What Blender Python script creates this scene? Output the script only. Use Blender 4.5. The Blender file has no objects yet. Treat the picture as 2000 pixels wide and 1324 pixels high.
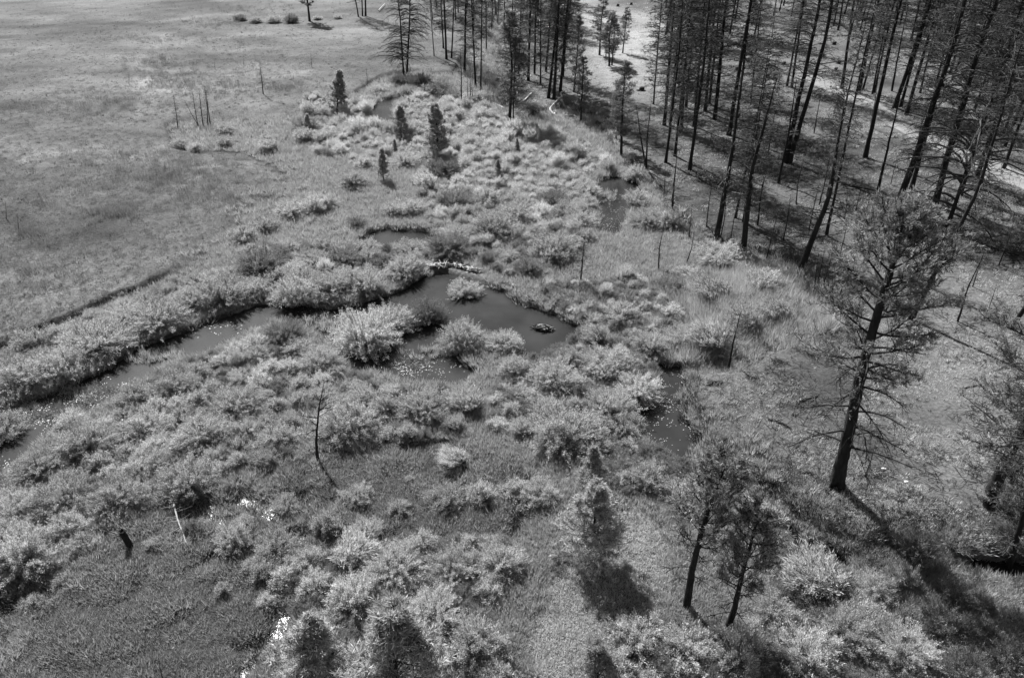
import bpy, math
import numpy as np
from mathutils import Vector, Matrix, Euler

# ------------------------------------------------------------------ camera, sky, sun, exposure
SC = bpy.context.scene
CH, TH, F = 25.0, math.radians(32.7), 1440.0      # height, tilt below horizon, focal length in photo pixels
cam_d = bpy.data.cameras.new('camera')
cam_d.sensor_width = 36.0
cam_d.lens = 36.0 * F / 2000.0
cam_d.clip_start = 0.5
cam_d.clip_end = 3000
cam = bpy.data.objects.new('camera', cam_d)
cam.location = (0, 0, CH)
cam.rotation_euler = (math.pi / 2 - TH, 0, 0)
SC.collection.objects.link(cam)
SC.camera = cam

SUN_AZ, SUN_EL = math.radians(27.5), math.radians(47.5)   # azimuth left of the view direction
world = bpy.data.worlds.new('World')
SC.world = world
world.use_nodes = True
wn = world.node_tree
wn.nodes.clear()
sky = wn.nodes.new('ShaderNodeTexSky')
sky.sky_type = 'NISHITA'
sky.sun_disc = False
sky.sun_elevation = SUN_EL
sky.sun_rotation = -SUN_AZ
bw = wn.nodes.new('ShaderNodeRGBToBW')
bg = wn.nodes.new('ShaderNodeBackground')
bg.inputs[1].default_value = 0.05
wo = wn.nodes.new('ShaderNodeOutputWorld')
wn.links.new(sky.outputs[0], bw.inputs[0])
wn.links.new(bw.outputs[0], bg.inputs[0])
wn.links.new(bg.outputs[0], wo.inputs[0])

sd = bpy.data.lights.new('sun', 'SUN')
sd.energy = 5.0
sd.angle = math.radians(0.5)
sd.color = (1, 1, 1)
sun = bpy.data.objects.new('sun', sd)
to_sun = Vector((-math.sin(SUN_AZ) * math.cos(SUN_EL), math.cos(SUN_AZ) * math.cos(SUN_EL), math.sin(SUN_EL)))
sun.rotation_euler = to_sun.to_track_quat('Z', 'Y').to_euler()
SC.collection.objects.link(sun)

SC.view_settings.view_transform = 'Standard'
SC.view_settings.look = 'None'
SC.view_settings.exposure = 1.35
SC.view_settings.gamma = 1.0
SC.view_settings.use_curve_mapping = False
SC.cycles.max_bounces = 5
SC.cycles.diffuse_bounces = 2
SC.cycles.glossy_bounces = 2
SC.cycles.transmission_bounces = 3
SC.cycles.transparent_max_bounces = 4
SC.cycles.sample_clamp_indirect = 3.0

# ------------------------------------------------------------------ helpers
rng = np.random.default_rng(7)
COL = SC.collection

def ray(px, py):
    px = np.asarray(px, float); py = np.asarray(py, float)
    r = px - 1000.0; u = -(py - 662.0)
    return r, F * math.cos(TH) + u * math.sin(TH), -F * math.sin(TH) + u * math.cos(TH)

def P0(px, py, z=0.0):
    """photo pixel -> world x, y on the plane of height z"""
    dx, dy, dz = ray(px, py)
    dz = np.minimum(dz, -20.0)
    t = (z - CH) / dz
    return dx * t, dy * t

def to_px(x, y, z=0.0):
    dz = z - CH
    c = y * math.cos(TH) - dz * math.sin(TH)
    u = y * math.sin(TH) + dz * math.cos(TH)
    c = np.maximum(c, 0.5)
    return 1000 + F * x / c, 662 - F * u / c

def poly_w(pp):
    a = np.array(pp, float)
    x, y = P0(a[:, 0], a[:, 1])
    return np.stack([x, y], 1)

def sdist(x, y, poly):
    """signed distance to a polygon, positive inside"""
    x = np.asarray(x, float); y = np.asarray(y, float)
    d2 = np.full(x.shape, 1e18); ins = np.zeros(x.shape, bool)
    n = len(poly)
    for i in range(n):
        ax, ay = poly[i]; bx, by = poly[(i + 1) % n]
        ex, ey = bx - ax, by - ay
        L = ex * ex + ey * ey + 1e-12
        t = np.clip(((x - ax) * ex + (y - ay) * ey) / L, 0, 1)
        d2 = np.minimum(d2, (x - ax - t * ex) ** 2 + (y - ay - t * ey) ** 2)
        c = (ay > y) != (by > y)
        with np.errstate(divide='ignore', invalid='ignore'):
            xi = ax + (y - ay) * ex / (ey if abs(ey) > 1e-12 else 1e-12)
        ins ^= c & (x < xi)
    d = np.sqrt(d2)
    return np.where(ins, d, -d)

def inpoly_px(px, py, pp):
    return sdist(px, py, np.array(pp, float)) > 0

_lat = {}
def vnoise(x, y, s, seed=0):
    if seed not in _lat:
        _lat[seed] = np.random.default_rng(1000 + seed).random((256, 256))
    L = _lat[seed]
    x = np.asarray(x, float) / s; y = np.asarray(y, float) / s
    xi = np.floor(x).astype(int); yi = np.floor(y).astype(int)
    fx = x - xi; fy = y - yi
    fx = fx * fx * (3 - 2 * fx); fy = fy * fy * (3 - 2 * fy)
    g = lambda a, b: L[a & 255, b & 255]
    return (g(xi, yi) * (1 - fx) + g(xi + 1, yi) * fx) * (1 - fy) + (g(xi, yi + 1) * (1 - fx) + g(xi + 1, yi + 1) * fx) * fy - 0.5

def fbm(x, y, s, seed=0, o=4):
    r = 0; a = 1.0
    for i in range(o):
        r = r + a * vnoise(x, y, s / 2 ** i, seed + i)
        a *= 0.55
    return r

def sstep(v, a, b):
    t = np.clip((v - a) / (b - a), 0, 1)
    return t * t * (3 - 2 * t)

# ------------------------------------------------------------------ the lie of the land (outlines walked round on the ground)
MEADOW = poly_w([(-900, 1000), (-200, 765), (0, 692), (60, 664), (130, 637), (200, 608), (240, 586), (292, 568), (335, 545),
                 (400, 515), (450, 480), (500, 430), (560, 385), (560, 340), (480, 300), (345, 292), (330, 250), (450, 236),
                 (560, 232), (640, 212), (695, 188), (745, 158), (800, 146), (885, 152), (905, 118), (960, 60), (1000, -60),
                 (1010, -120), (-2500, -120), (-2500, 1000)])
FOREST = poly_w([(990, 236), (1030, 240), (1055, 224), (1105, 216), (1150, 228), (1200, 300), (1235, 345), (1290, 385),
                 (1300, 425), (1400, 480), (1480, 505), (1560, 530), (1600, 570), (1605, 640), (1560, 685), (1480, 708),
                 (1425, 740), (1352, 748), (1336, 775), (1352, 806), (1378, 850), (1404, 893), (1470, 955), (1540, 1015),
                 (1600, 1052), (1680, 1078), (1800, 1072), (1900, 1076), (2100, 1105), (3500, 1300), (4500, -120),
                 (1012, -120), (965, 150)])
W_MAIN = [(0, 925), (-150, 990), (-150, 850), (0, 800), (60, 778), (150, 742), (215, 712), (262, 678), (330, 652), (420, 618),
          (500, 592), (560, 590), (640, 600), (700, 592), (762, 572), (800, 552), (832, 532), (870, 528), (935, 548),
          (985, 565), (1020, 592), (1080, 608), (1135, 635), (1110, 668), (1060, 694), (1015, 694), (1006, 664), (960, 652),
          (900, 655), (868, 672), (900, 690), (935, 722), (905, 748), (850, 748), (790, 744), (740, 724), (690, 722),
          (655, 684), (610, 640), (540, 622), (470, 650), (400, 692), (330, 706), (262, 752), (190, 800), (120, 830), (60, 872)]
W_ROUND = [(700, 470), (722, 452), (750, 443), (800, 446), (838, 452), (852, 462), (800, 478), (720, 478)]
W_UP = [(1162, 350), (1200, 342), (1245, 348), (1256, 380), (1232, 398), (1222, 424), (1204, 460), (1166, 452), (1176, 418), (1166, 388)]
W_TOP = [(722, 215), (740, 196), (775, 186), (808, 178), (812, 186), (780, 195), (765, 205), (768, 228), (800, 236), (800, 246), (765, 240), (728, 240)]
W_RIGHT = [(1285, 708), (1332, 712), (1338, 740), (1328, 772), (1345, 810), (1370, 850), (1396, 892), (1380, 912), (1330, 905),
           (1280, 872), (1236, 838), (1228, 802), (1262, 775), (1284, 745)]
W_LOW1 = [(1540, 1042), (1600, 1060), (1660, 1086), (1672, 1118), (1600, 1110), (1550, 1086)]
W_GUL = [(1385, 893), (1402, 903), (1440, 940), (1485, 985), (1560, 1046), (1545, 1056), (1470, 1000), (1425, 958), (1385, 918)]
W_GUL2 = [(1655, 1092), (1760, 1108), (1872, 1094), (1875, 1112), (1760, 1126), (1655, 1114)]
W_LOW2 = [(1860, 1090), (1960, 1086), (2120, 1110), (2200, 1160), (2050, 1135), (1900, 1118)]
WATERS = [poly_w(w) for w in (W_MAIN, W_ROUND, W_UP, W_TOP, W_RIGHT, W_LOW1, W_LOW2, W_GUL)]
WET = [poly_w(w) for w in (
    [(345, 1005), (380, 985), (415, 975), (440, 985), (470, 965), (480, 1000), (440, 1015), (380, 1020)],
    [(470, 965), (540, 985), (610, 955), (640, 985), (600, 1005), (520, 1015), (470, 1005)],
    [(560, 1040), (590, 1028), (600, 1040), (575, 1052)], [(400, 1090), (430, 1078), (440, 1090), (415, 1102)],
    [(990, 1050), (1000, 1015), (1015, 1000), (1020, 1030), (1005, 1060)],
    [(505, 1262), (530, 1215), (555, 1185), (568, 1200), (560, 1235), (530, 1270)],
    [(468, 1265), (492, 1255), (500, 1290), (482, 1320), (466, 1330)],
    [(-20, 1185), (18, 1180), (30, 1215), (10, 1250), (-30, 1260)],
    [(200, 1040), (228, 1032), (236, 1048), (210, 1056)],
    [(85, 1150), (112, 1136), (118, 1146), (92, 1160)],
    [(780, 872), (830, 862), (880, 866), (890, 882), (840, 892), (790, 888)])]
MOUND = poly_w([(1320, 640), (1350, 580), (1430, 540), (1550, 545), (1590, 600), (1560, 660), (1470, 690), (1380, 700)])
ZW = -0.22

def height(x, y):
    x = np.asarray(x, float); y = np.asarray(y, float)
    px, py = to_px(x, y)
    h = 0.10 * fbm(x, y, 6.0, 3) + 0.05 * vnoise(x, y, 1.1, 11) + 0.03
    sm = sdist(x, y, MEADOW) + 0.5 * vnoise(x, y, 1.7, 21)
    soft = sstep(px, 300, 400) * (1 - sstep(px, 650, 700))
    w = 0.35 + 3.0 * soft
    h = h + 0.6 * sstep(sm / w, 0.0, 1.0) + 0.25 * sstep(sm, 0, 20)
    sf = sdist(x, y, FOREST) + 0.7 * vnoise(x, y, 2.0, 31) + 0.3 * vnoise(x, y, 0.7, 32)
    h = h + 0.85 * sstep(sf / 0.8, 0.0, 1.0) + 0.9 * sstep(sf, 1, 30)
    h = h + 0.12 * sstep(sf, 0, 3) * fbm(x, y, 3.0, 41) + 0.22 * sstep(sf, 0, 0.8) * (1 - sstep(sf, 3, 6)) * fbm(x, y, 1.4, 43)
    h = h + 0.55 * sstep(sdist(x, y, MOUND), 0, 2.6)
    for k, wp in enumerate(WATERS):
        sw = sdist(x, y, wp) + 0.35 * vnoise(x, y, 1.3, 51 + k) + 0.2 * vnoise(x, y, 0.5, 61)
        a = sstep(sw, -0.25, 0.35)
        h = h * (1 - a) + (-0.65) * a
    for k, wp in enumerate(WET):
        sw = sdist(x, y, wp)
        a = sstep(sw, -0.55, 0.0)
        h = h * (1 - a) + (-0.25 + 0.11 * fbm(x, y, 0.7, 71, 3)) * a
    return h

def PG(px, py):
    """photo pixel -> world point on the ground"""
    z = np.zeros_like(np.asarray(px, float))
    for _ in range(4):
        x, y = P0(px, py, z)
        z = height(x, y)
    return x, y, z

# ------------------------------------------------------------------ mesh tools
class MB:
    def __init__(s):
        s.v = []; s.q = []; s.t = []; s.n = 0
    def add(s, v, q=None, t=None):
        v = np.asarray(v, float).reshape(-1, 3)
        if q is not None and len(q): s.q.append(np.asarray(q, int).reshape(-1, 4) + s.n)
        if t is not None and len(t): s.t.append(np.asarray(t, int).reshape(-1, 3) + s.n)
        s.v.append(v); s.n += len(v)
    def tubes(s, P, R, S=3):
        P = np.asarray(P, float); R = np.asarray(R, float)
        if len(P) == 0: return
        N, K, _ = P.shape
        T = np.gradient(P, axis=1)
        T /= np.linalg.norm(T, axis=2, keepdims=True) + 1e-9
        m = T.mean(1)
        ref = np.where(np.abs(m[:, 2:3]) > 0.8, np.array([[1.0, 0, 0]]), np.array([[0, 0, 1.0]]))[:, None, :]
        U = np.cross(T, np.broadcast_to(ref, T.shape)); U /= np.linalg.norm(U, axis=2, keepdims=True) + 1e-9
        V = np.cross(T, U)
        a = np.arange(S) * 2 * math.pi / S
        V4 = P[:, :, None, :] + R[:, :, None, None] * (np.cos(a)[None, None, :, None] * U[:, :, None, :] + np.sin(a)[None, None, :, None] * V[:, :, None, :])
        idx = np.arange(N * K * S).reshape(N, K, S)
        A = idx[:, :-1, :]; B = idx[:, 1:, :]
        q = np.stack([A, np.roll(A, -1, 2), np.roll(B, -1, 2), B], -1).reshape(-1, 4)
        s.add(V4.reshape(-1, 3), q)
    def leaves(s, c, d, L, W, r):
        c = np.asarray(c, float)
        if len(c) == 0: return
        d = d / (np.linalg.norm(d, axis=1, keepdims=True) + 1e-9)
        x = r.normal(size=c.shape)
        p = np.cross(d, x); p /= np.linalg.norm(p, axis=1, keepdims=True) + 1e-9
        L = np.broadcast_to(L, (len(c),))[:, None]; W = np.broadcast_to(W, (len(c),))[:, None]
        m = c + d * L * 0.45
        v = np.stack([c, m + p * W * 0.5, c + d * L, m - p * W * 0.5], 1).reshape(-1, 3)
        s.add(v, np.arange(len(c) * 4).reshape(-1, 4))
    def mesh(s, name, mat=None, smooth=False):
        me = bpy.data.meshes.new(name)
        v = np.concatenate(s.v) if s.v else np.zeros((0, 3))
        q = np.concatenate(s.q) if s.q else np.zeros((0, 4), int)
        t = np.concatenate(s.t) if s.t else np.zeros((0, 3), int)
        me.vertices.add(len(v)); me.vertices.foreach_set('co', v.astype(np.float32).ravel())
        nl = len(q) * 4 + len(t) * 3
        me.loops.add(nl)
        me.loops.foreach_set('vertex_index', np.concatenate([q.ravel(), t.ravel()]).astype(np.int32))
        me.polygons.add(len(q) + len(t))
        ls = np.concatenate([np.arange(len(q)) * 4, len(q) * 4 + np.arange(len(t)) * 3]).astype(np.int32)
        me.polygons.foreach_set('loop_start', ls)
        if smooth:
            me.polygons.foreach_set('use_smooth', np.ones(len(q) + len(t), bool))
        me.update(calc_edges=True)
        if mat: me.materials.append(mat)
        return me

def link(name, data, parent=None, loc=None, **props):
    o = bpy.data.objects.new(name, data)
    COL.objects.link(o)
    if parent: o.parent = parent
    if loc is not None: o.location = loc
    for k, v in props.items(): o[k] = v
    return o

def tag(o, label, cat, group=None):
    o['label'] = label; o['category'] = cat
    if group: o['group'] = group
    return o

# ------------------------------------------------------------------ materials (a black and white place)
def g3(v): return (v, v, v, 1)

def mat_leaf(name, lo, hi, transl=0.35, rough=0.5, spec=0.25):
    iw = 0.6 if ('grass' in name or 'blade' in name) else 0.22
    m = bpy.data.materials.new(name); m.use_nodes = True
    n = m.node_tree; n.nodes.clear(); N = n.nodes.new; L = n.links.new
    out = N('ShaderNodeOutputMaterial'); pr = N('ShaderNodeBsdfPrincipled'); tr = N('ShaderNodeBsdfTranslucent'); mx = N('ShaderNodeMixShader')
    geo = N('ShaderNodeNewGeometry'); oi = N('ShaderNodeObjectInfo')
    a = N('ShaderNodeMath'); a.operation = 'MULTIPLY_ADD'; a.inputs[1].default_value = 1 - iw; a.inputs[2].default_value = 0
    b = N('ShaderNodeMath'); b.operation = 'MULTIPLY_ADD'; b.inputs[1].default_value = iw
    mr = N('ShaderNodeMapRange'); mr.inputs[3].default_value = lo; mr.inputs[4].default_value = hi
    L(geo.outputs['Random Per Island'], a.inputs[0]); L(oi.outputs['Random'], b.inputs[0]); L(a.outputs[0], b.inputs[2])
    L(b.outputs[0], mr.inputs[0])
    L(mr.outputs[0], pr.inputs['Base Color']); L(mr.outputs[0], tr.inputs[0])
    pr.inputs['Roughness'].default_value = rough
    pr.inputs['Specular IOR Level'].default_value = spec
    mx.inputs[0].default_value = transl
    L(pr.outputs[0], mx.inputs[1]); L(tr.outputs[0], mx.inputs[2]); L(mx.outputs[0], out.inputs[0])
    return m

def mat_solid(name, lo, hi, scale=6.0, rough=0.85, bump=0.0, stretch=(1, 1, 1), spec=0.2):
    m = bpy.data.materials.new(name); m.use_nodes = True
    n = m.node_tree; N = n.nodes.new; L = n.links.new
    pr = n.nodes['Principled BSDF']
    tc = N('ShaderNodeTexCoord'); mp = N('ShaderNodeMapping'); mp.inputs['Scale'].default_value = stretch
    no = N('ShaderNodeTexNoise'); no.inputs['Scale'].default_value = scale; no.inputs['Detail'].default_value = 5; no.inputs['Roughness'].default_value = 0.7
    mr = N('ShaderNodeMapRange'); mr.inputs[1].default_value = 0.3; mr.inputs[2].default_value = 0.7
    mr.inputs[3].default_value = lo; mr.inputs[4].default_value = hi
    L(tc.outputs['Object'], mp.inputs[0]); L(mp.outputs[0], no.inputs[0]); L(no.outputs[0], mr.inputs[0]); L(mr.outputs[0], pr.inputs['Base Color'])
    pr.inputs['Roughness'].default_value = rough; pr.inputs['Specular IOR Level'].default_value = spec
    if bump:
        bp = N('ShaderNodeBump'); bp.inputs['Strength'].default_value = bump; bp.inputs['Distance'].default_value = 0.05
        L(no.outputs[0], bp.inputs['Height']); L(bp.outputs[0], pr.inputs['Normal'])
    return m

M_CHAR = mat_solid('charred_bark', 0.006, 0.03, 5.0, 0.9, 0.8, (1, 1, 0.3))
M_BARK = mat_solid('bark', 0.008, 0.04, 5.0, 0.9, 0.8, (1, 1, 0.3))
M_DEAD = mat_solid('dead_twig', 0.012, 0.09, 1.2, 0.8)
M_PALEWOOD = mat_solid('weathered_wood', 0.30, 0.50, 4.0, 0.7)
M_GREYWOOD = mat_solid('grey_dead_wood', 0.14, 0.32, 4.0, 0.8)
M_NEEDLE = mat_leaf('pine_needles', 0.04, 0.36, 0.35, 0.5, 0.25)
M_NEEDLE_L = mat_leaf('young_needles', 0.07, 0.66, 0.48, 0.4, 0.4)
M_NEEDLE_D = mat_leaf('scorched_needles', 0.025, 0.11, 0.2, 0.6, 0.2)
M_W_PALE = mat_leaf('willow_leaf_pale', 0.14, 0.90, 0.4, 0.4, 0.5)
M_W_GREY = mat_leaf('willow_leaf_grey', 0.09, 0.78, 0.4, 0.4, 0.5)
M_W_DARK = mat_leaf('willow_leaf_dark', 0.05, 0.40, 0.35, 0.4, 0.4)
M_STEM = mat_solid('willow_stem', 0.05, 0.16, 3.0, 0.7)
M_G_MEAD = mat_leaf('meadow_grass_blade', 0.08, 0.25, 0.35, 0.6, 0.15)
M_G_MARSH = mat_leaf('marsh_grass_blade', 0.02, 0.50, 0.35, 0.5, 0.2)
M_G_PALE = mat_leaf('sedge_blade', 0.20, 0.52, 0.35, 0.5, 0.2)
M_G_DRY = mat_leaf('dry_grass_blade', 0.18, 0.74, 0.35, 0.5, 0.2)
M_G_DARK = mat_leaf('dark_tuft_blade', 0.02, 0.08, 0.2, 0.6, 0.1)
M_FLOAT = mat_leaf('floating_leaf', 0.16, 0.40, 0.1, 0.4, 0.4)

def mat_ground():
    m = bpy.data.materials.new('ground_cover'); m.use_nodes = True
    n = m.node_tree; N = n.nodes.new; L = n.links.new
    pr = n.nodes['Principled BSDF']
    at = N('ShaderNodeVertexColor'); at.layer_name = 'zone'
    sp = N('ShaderNodeSeparateColor'); L(at.outputs[0], sp.inputs[0])
    tc = N('ShaderNodeTexCoord')
    def noise(sc, det, st=(1, 1, 1), ro=0.65):
        mp = N('ShaderNodeMapping'); mp.inputs['Scale'].default_value = st
        no = N('ShaderNodeTexNoise'); no.inputs['Scale'].default_value = sc; no.inputs['Detail'].default_value = det; no.inputs['Roughness'].default_value = ro
        L(tc.outputs['Object'], mp.inputs[0]); L(mp.outputs[0], no.inputs[0]); return no.outputs[0]
    def rng_(src, a, b, lo, hi):
        r = N('ShaderNodeMapRange'); r.inputs[1].default_value = a; r.inputs[2].default_value = b; r.inputs[3].default_value = lo; r.inputs[4].default_value = hi
        L(src, r.inputs[0]); return r.outputs[0]
    def mth(op, a, b):
        q = N('ShaderNodeMath'); q.operation = op
        for i, w in enumerate((a, b)):
            if isinstance(w, (int, float)): q.inputs[i].default_value = w
            else: L(w, q.inputs[i])
        return q.outputs[0]
    fine = noise(5.0, 6, (1, 1, 1), 0.8); mid = noise(0.55, 5, (1, 1.6, 1)); big = noise(0.05, 4, (1, 1.8, 1))
    speck = rng_(noise(2.6, 3), 0.60, 0.68, 0.0, 1.0)
    tex = mth('MULTIPLY', rng_(fine, 0.28, 0.72, 0.35, 1.65), mth('MULTIPLY', rng_(mid, 0.3, 0.7, 0.82, 1.18), rng_(big, 0.3, 0.7, 0.85, 1.15)))
    tex = mth('MULTIPLY', tex, rng_(speck, 0, 1, 1.0, 0.62))
    base = mth('MULTIPLY', at.outputs[0], 1.0)
    alb = mth('MULTIPLY', sp.outputs[0], mth('ADD', 1.0, mth('MULTIPLY', mth('SUBTRACT', tex, 1.0), sp.outputs[1])))
    L(alb, pr.inputs['Base Color'])
    pr.inputs['Roughness'].default_value = 0.95; pr.inputs['Specular IOR Level'].default_value = 0.1
    bp = N('ShaderNodeBump'); bp.inputs['Strength'].default_value = 0.9; bp.inputs['Distance'].default_value = 0.12
    L(mth('ADD', fine, mid), bp.inputs['Height']); L(bp.outputs[0], pr.inputs['Normal'])
    return m
M_GROUND = mat_ground()

def mat_water():
    m = bpy.data.materials.new('pond_water'); m.use_nodes = True
    n = m.node_tree; N = n.nodes.new; L = n.links.new
    pr = n.nodes['Principled BSDF']
    tc = N('ShaderNodeTexCoord'); no = N('ShaderNodeTexNoise'); no.inputs['Scale'].default_value = 0.35; no.inputs['Detail'].default_value = 3
    mr = N('ShaderNodeMapRange'); mr.inputs[1].default_value = 0.3; mr.inputs[2].default_value = 0.7; mr.inputs[3].default_value = 0.012; mr.inputs[4].default_value = 0.03
    L(tc.outputs['Object'], no.inputs[0]); L(no.outputs[0], mr.inputs[0]); L(mr.outputs[0], pr.inputs['Base Color'])
    pr.inputs['Roughness'].default_value = 0.16; pr.inputs['IOR'].default_value = 1.33
    n2 = N('ShaderNodeTexNoise'); n2.inputs['Scale'].default_value = 9.0; n2.inputs['Detail'].default_value = 3
    bp = N('ShaderNodeBump'); bp.inputs['Strength'].default_value = 0.12; bp.inputs['Distance'].default_value = 0.03
    L(tc.outputs['Object'], n2.inputs[0]); L(n2.outputs[0], bp.inputs['Height']); L(bp.outputs[0], pr.inputs['Normal'])
    return m
M_WATER = mat_water()
M_ROAD = mat_solid('gravel', 0.13, 0.20, 1.5, 0.95, 0.4)

# ------------------------------------------------------------------ ground
def axis(a0, dense, step, end, g):
    v = list(np.arange(0, dense + 1e-6, step)); s = step
    while v[-1] < end:
        s *= g; v.append(v[-1] + s)
    return np.array(v)
xs_ = axis(0, 48, 0.28, 900, 1.055); XS = np.concatenate([-xs_[::-1][:-1], xs_])
ya = np.arange(12, 66, 0.28); v = list(ya); s_ = 0.28
while v[-1] < 1500:
    s_ *= 1.022 if v[-1] < 200 else 1.12; v.append(v[-1] + s_)
YS = np.concatenate([[-60, -35, -18, -8, -2, 3, 6.5, 9, 10.5, 11.3], np.array(v)])
GX, GY = np.meshgrid(XS, YS)
GZ = height(GX, GY)

DARKMARSH = [(-400, 1120), (0, 1155), (90, 1118), (180, 1075), (240, 1020), (320, 985), (460, 950), (560, 905), (640, 880), (700, 885), (770, 850), (900, 860),
             (1000, 905), (1080, 965), (1090, 1005), (1000, 1060), (900, 1060), (650, 1085), (560, 1130), (540, 1230), (600, 1500), (-400, 1600)]
PALESAND = [(1110, 0), (1290, 55), (1285, 190), (1180, 205), (1150, 120), (1130, 60)]
PALEGRASS = [(1005, 1500), (1000, 1200), (1030, 1130), (1080, 1010), (1150, 960), (1250, 980), (1330, 1040), (1340, 1180), (1260, 1230), (1180, 1330), (1100, 1500)]  # strip of grass that is pale by its own colour

def zone_albedo(x, y):
    px, py = to_px(x, y)
    a = 0.15 + 0.06 * fbm(x, y, 3.0, 80)
    soft = sstep(px, 280, 380) * (1 - sstep(px, 660, 720))
    m = sstep(sdist(x, y, MEADOW) + soft * 4 * fbm(x, y, 4.0, 83), -0.3 - 3 * soft, 0.6 + 3 * soft)
    mea = 0.097 - 0.008 * sstep(-py, -300, 0) + 0.055 * fbm(x * 0.8 + y * 0.3, y * 2, 22.0, 81) + 0.05 * fbm(x, y * 1.8, 6.0, 82)
    tr_ = np.zeros_like(mea)
    for (ln, wd_) in (([(0, 90), (120, 40), (330, 15), (600, 2)], 1.2), ([(0, 130), (160, 75), (400, 40), (640, 30)], 0.9), ([(60, 330), (230, 290), (300, 200), (270, 130), (330, 80)], 0.8), ([(0, 560), (200, 470), (330, 400), (420, 330)], 0.7), ([(0, 250), (180, 190), (420, 190), (600, 150)], 0.6)):
        pw = poly_w(ln + ln[::-1][1:-1])
        tr_ = np.maximum(tr_, np.exp(-((sdist(x, y, pw) + 1.6 * vnoise(x, y, 6.0, 84)) / wd_) ** 2))
    mea = mea * (1 + 0.35 * tr_ * (vnoise(x, y, 7.0, 85) > -0.2))
    mea = mea * (1 - 0.25 * sstep(fbm(x, y * 2.2, 11.0, 86), 0.12, 0.35))
    a = a * (1 - m) + mea * m
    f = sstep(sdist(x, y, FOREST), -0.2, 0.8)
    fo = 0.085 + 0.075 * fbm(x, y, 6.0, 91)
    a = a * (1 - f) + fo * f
    dm = sstep(sdist(px, py, np.array(DARKMARSH, float)) + 60 * fbm(x, y, 3.0, 94), -40, 30)
    a = a * (1 - dm) + (0.045 + 0.045 * fbm(x, y, 2.0, 95)) * dm
    ps = sstep(sdist(px, py, np.array(PALESAND, float)), -25, 25)
    a = a * (1 - ps) + (0.19 + 0.08 * fbm(x, y, 8.0, 96)) * ps
    lp = sstep(sdist(px, py, np.array(PALEGRASS, float)) + 90 * fbm(x, y, 2.5, 208), -40, 40)
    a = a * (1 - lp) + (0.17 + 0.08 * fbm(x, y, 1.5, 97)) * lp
    # darker band along the cut banks
    for pl in (MEADOW, FOREST):
        d = sdist(x, y, pl)
        e = np.exp(-((d + 0.5 * vnoise(x, y, 1.7, 21) - 0.1) / 0.34) ** 2) * (vnoise(x, y, 3.0, 98) > -0.46)
        a = a * (1 - 0.92 * e) + 0.02 * 0.92 * e
    for wp in WATERS:
        d = sdist(x, y, wp)
        e = sstep(d, -0.5, 0.1)
        a = a * (1 - e) + 0.05 * e
    return np.clip(a, 0.02, 0.6)

gm = MB(); ny, nx = GX.shape
idx = np.arange(ny * nx).reshape(ny, nx)
gm.add(np.stack([GX, GY, GZ], -1).reshape(-1, 3), np.stack([idx[:-1, :-1], idx[:-1, 1:], idx[1:, 1:], idx[1:, :-1]], -1).reshape(-1, 4))
gme = gm.mesh('ground', M_GROUND, True)
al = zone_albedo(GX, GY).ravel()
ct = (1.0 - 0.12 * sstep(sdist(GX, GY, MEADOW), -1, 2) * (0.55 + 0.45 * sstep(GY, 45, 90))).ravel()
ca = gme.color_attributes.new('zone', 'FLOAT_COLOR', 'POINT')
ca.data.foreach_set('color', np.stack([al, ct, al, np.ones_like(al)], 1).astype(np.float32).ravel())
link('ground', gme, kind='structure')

# water: one level sheet cut to the valley floor
wm = MB()
wx0, wx1, wy0, wy1 = -45.0, 34.0, 13.0, 98.0
wm.add([(wx0, wy0, ZW), (wx1, wy0, ZW), (wx1, wy1, ZW), (wx0, wy1, ZW)], [[0, 1, 2, 3]])
link('water', wm.mesh('water', M_WATER), kind='structure')

# gravel road
def ribbon(pts, width, lift, jag=0.25):
    a = np.array(pts, float); x, y = P0(a[:, 0], a[:, 1], 1.3)
    t = np.concatenate([[0], np.cumsum(np.hypot(np.diff(x), np.diff(y)))])
    tt = np.arange(0, t[-1], 0.7)
    X = np.interp(tt, t, x); Y = np.interp(tt, t, y)
    k = np.ones(9) / 9
    X[4:-4] = np.convolve(X, k, 'valid'); Y[4:-4] = np.convolve(Y, k, 'valid')
    dx, dy = np.gradient(X), np.gradient(Y); l = np.hypot(dx, dy); nx_, ny_ = -dy / l, dx / l
    C = 9
    off = np.linspace(-0.5, 0.5, C)[None, :] * (width + jag * (fbm(X, Y, 4.0, 5)[:, None]) * 2)
    PX = X[:, None] + nx_[:, None] * off; PY = Y[:, None] + ny_[:, None] * off
    PZ = height(PX, PY) + lift
    PZ[:, 0] -= lift + 0.06; PZ[:, -1] -= lift + 0.06
    b = MB(); id_ = np.arange(PX.size).reshape(PX.shape)
    b.add(np.stack([PX, PY, PZ], -1).reshape(-1, 3), np.stack([id_[:-1, :-1], id_[1:, :-1], id_[1:, 1:], id_[:-1, 1:]], -1).reshape(-1, 4))
    return b
link('road', ribbon([(1040, -25), (1100, 0), (1140, 14), (1200, 32), (1280, 54), (1340, 72), (1430, 102), (1530, 138), (1570, 155), (1640, 186), (1700, 215), (1760, 252), (1840, 298),
                     (1930, 335), (2000, 365), (2120, 415), (2300, 500)], 3.4, 0.07).mesh('road', M_ROAD, True), kind='structure')

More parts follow.
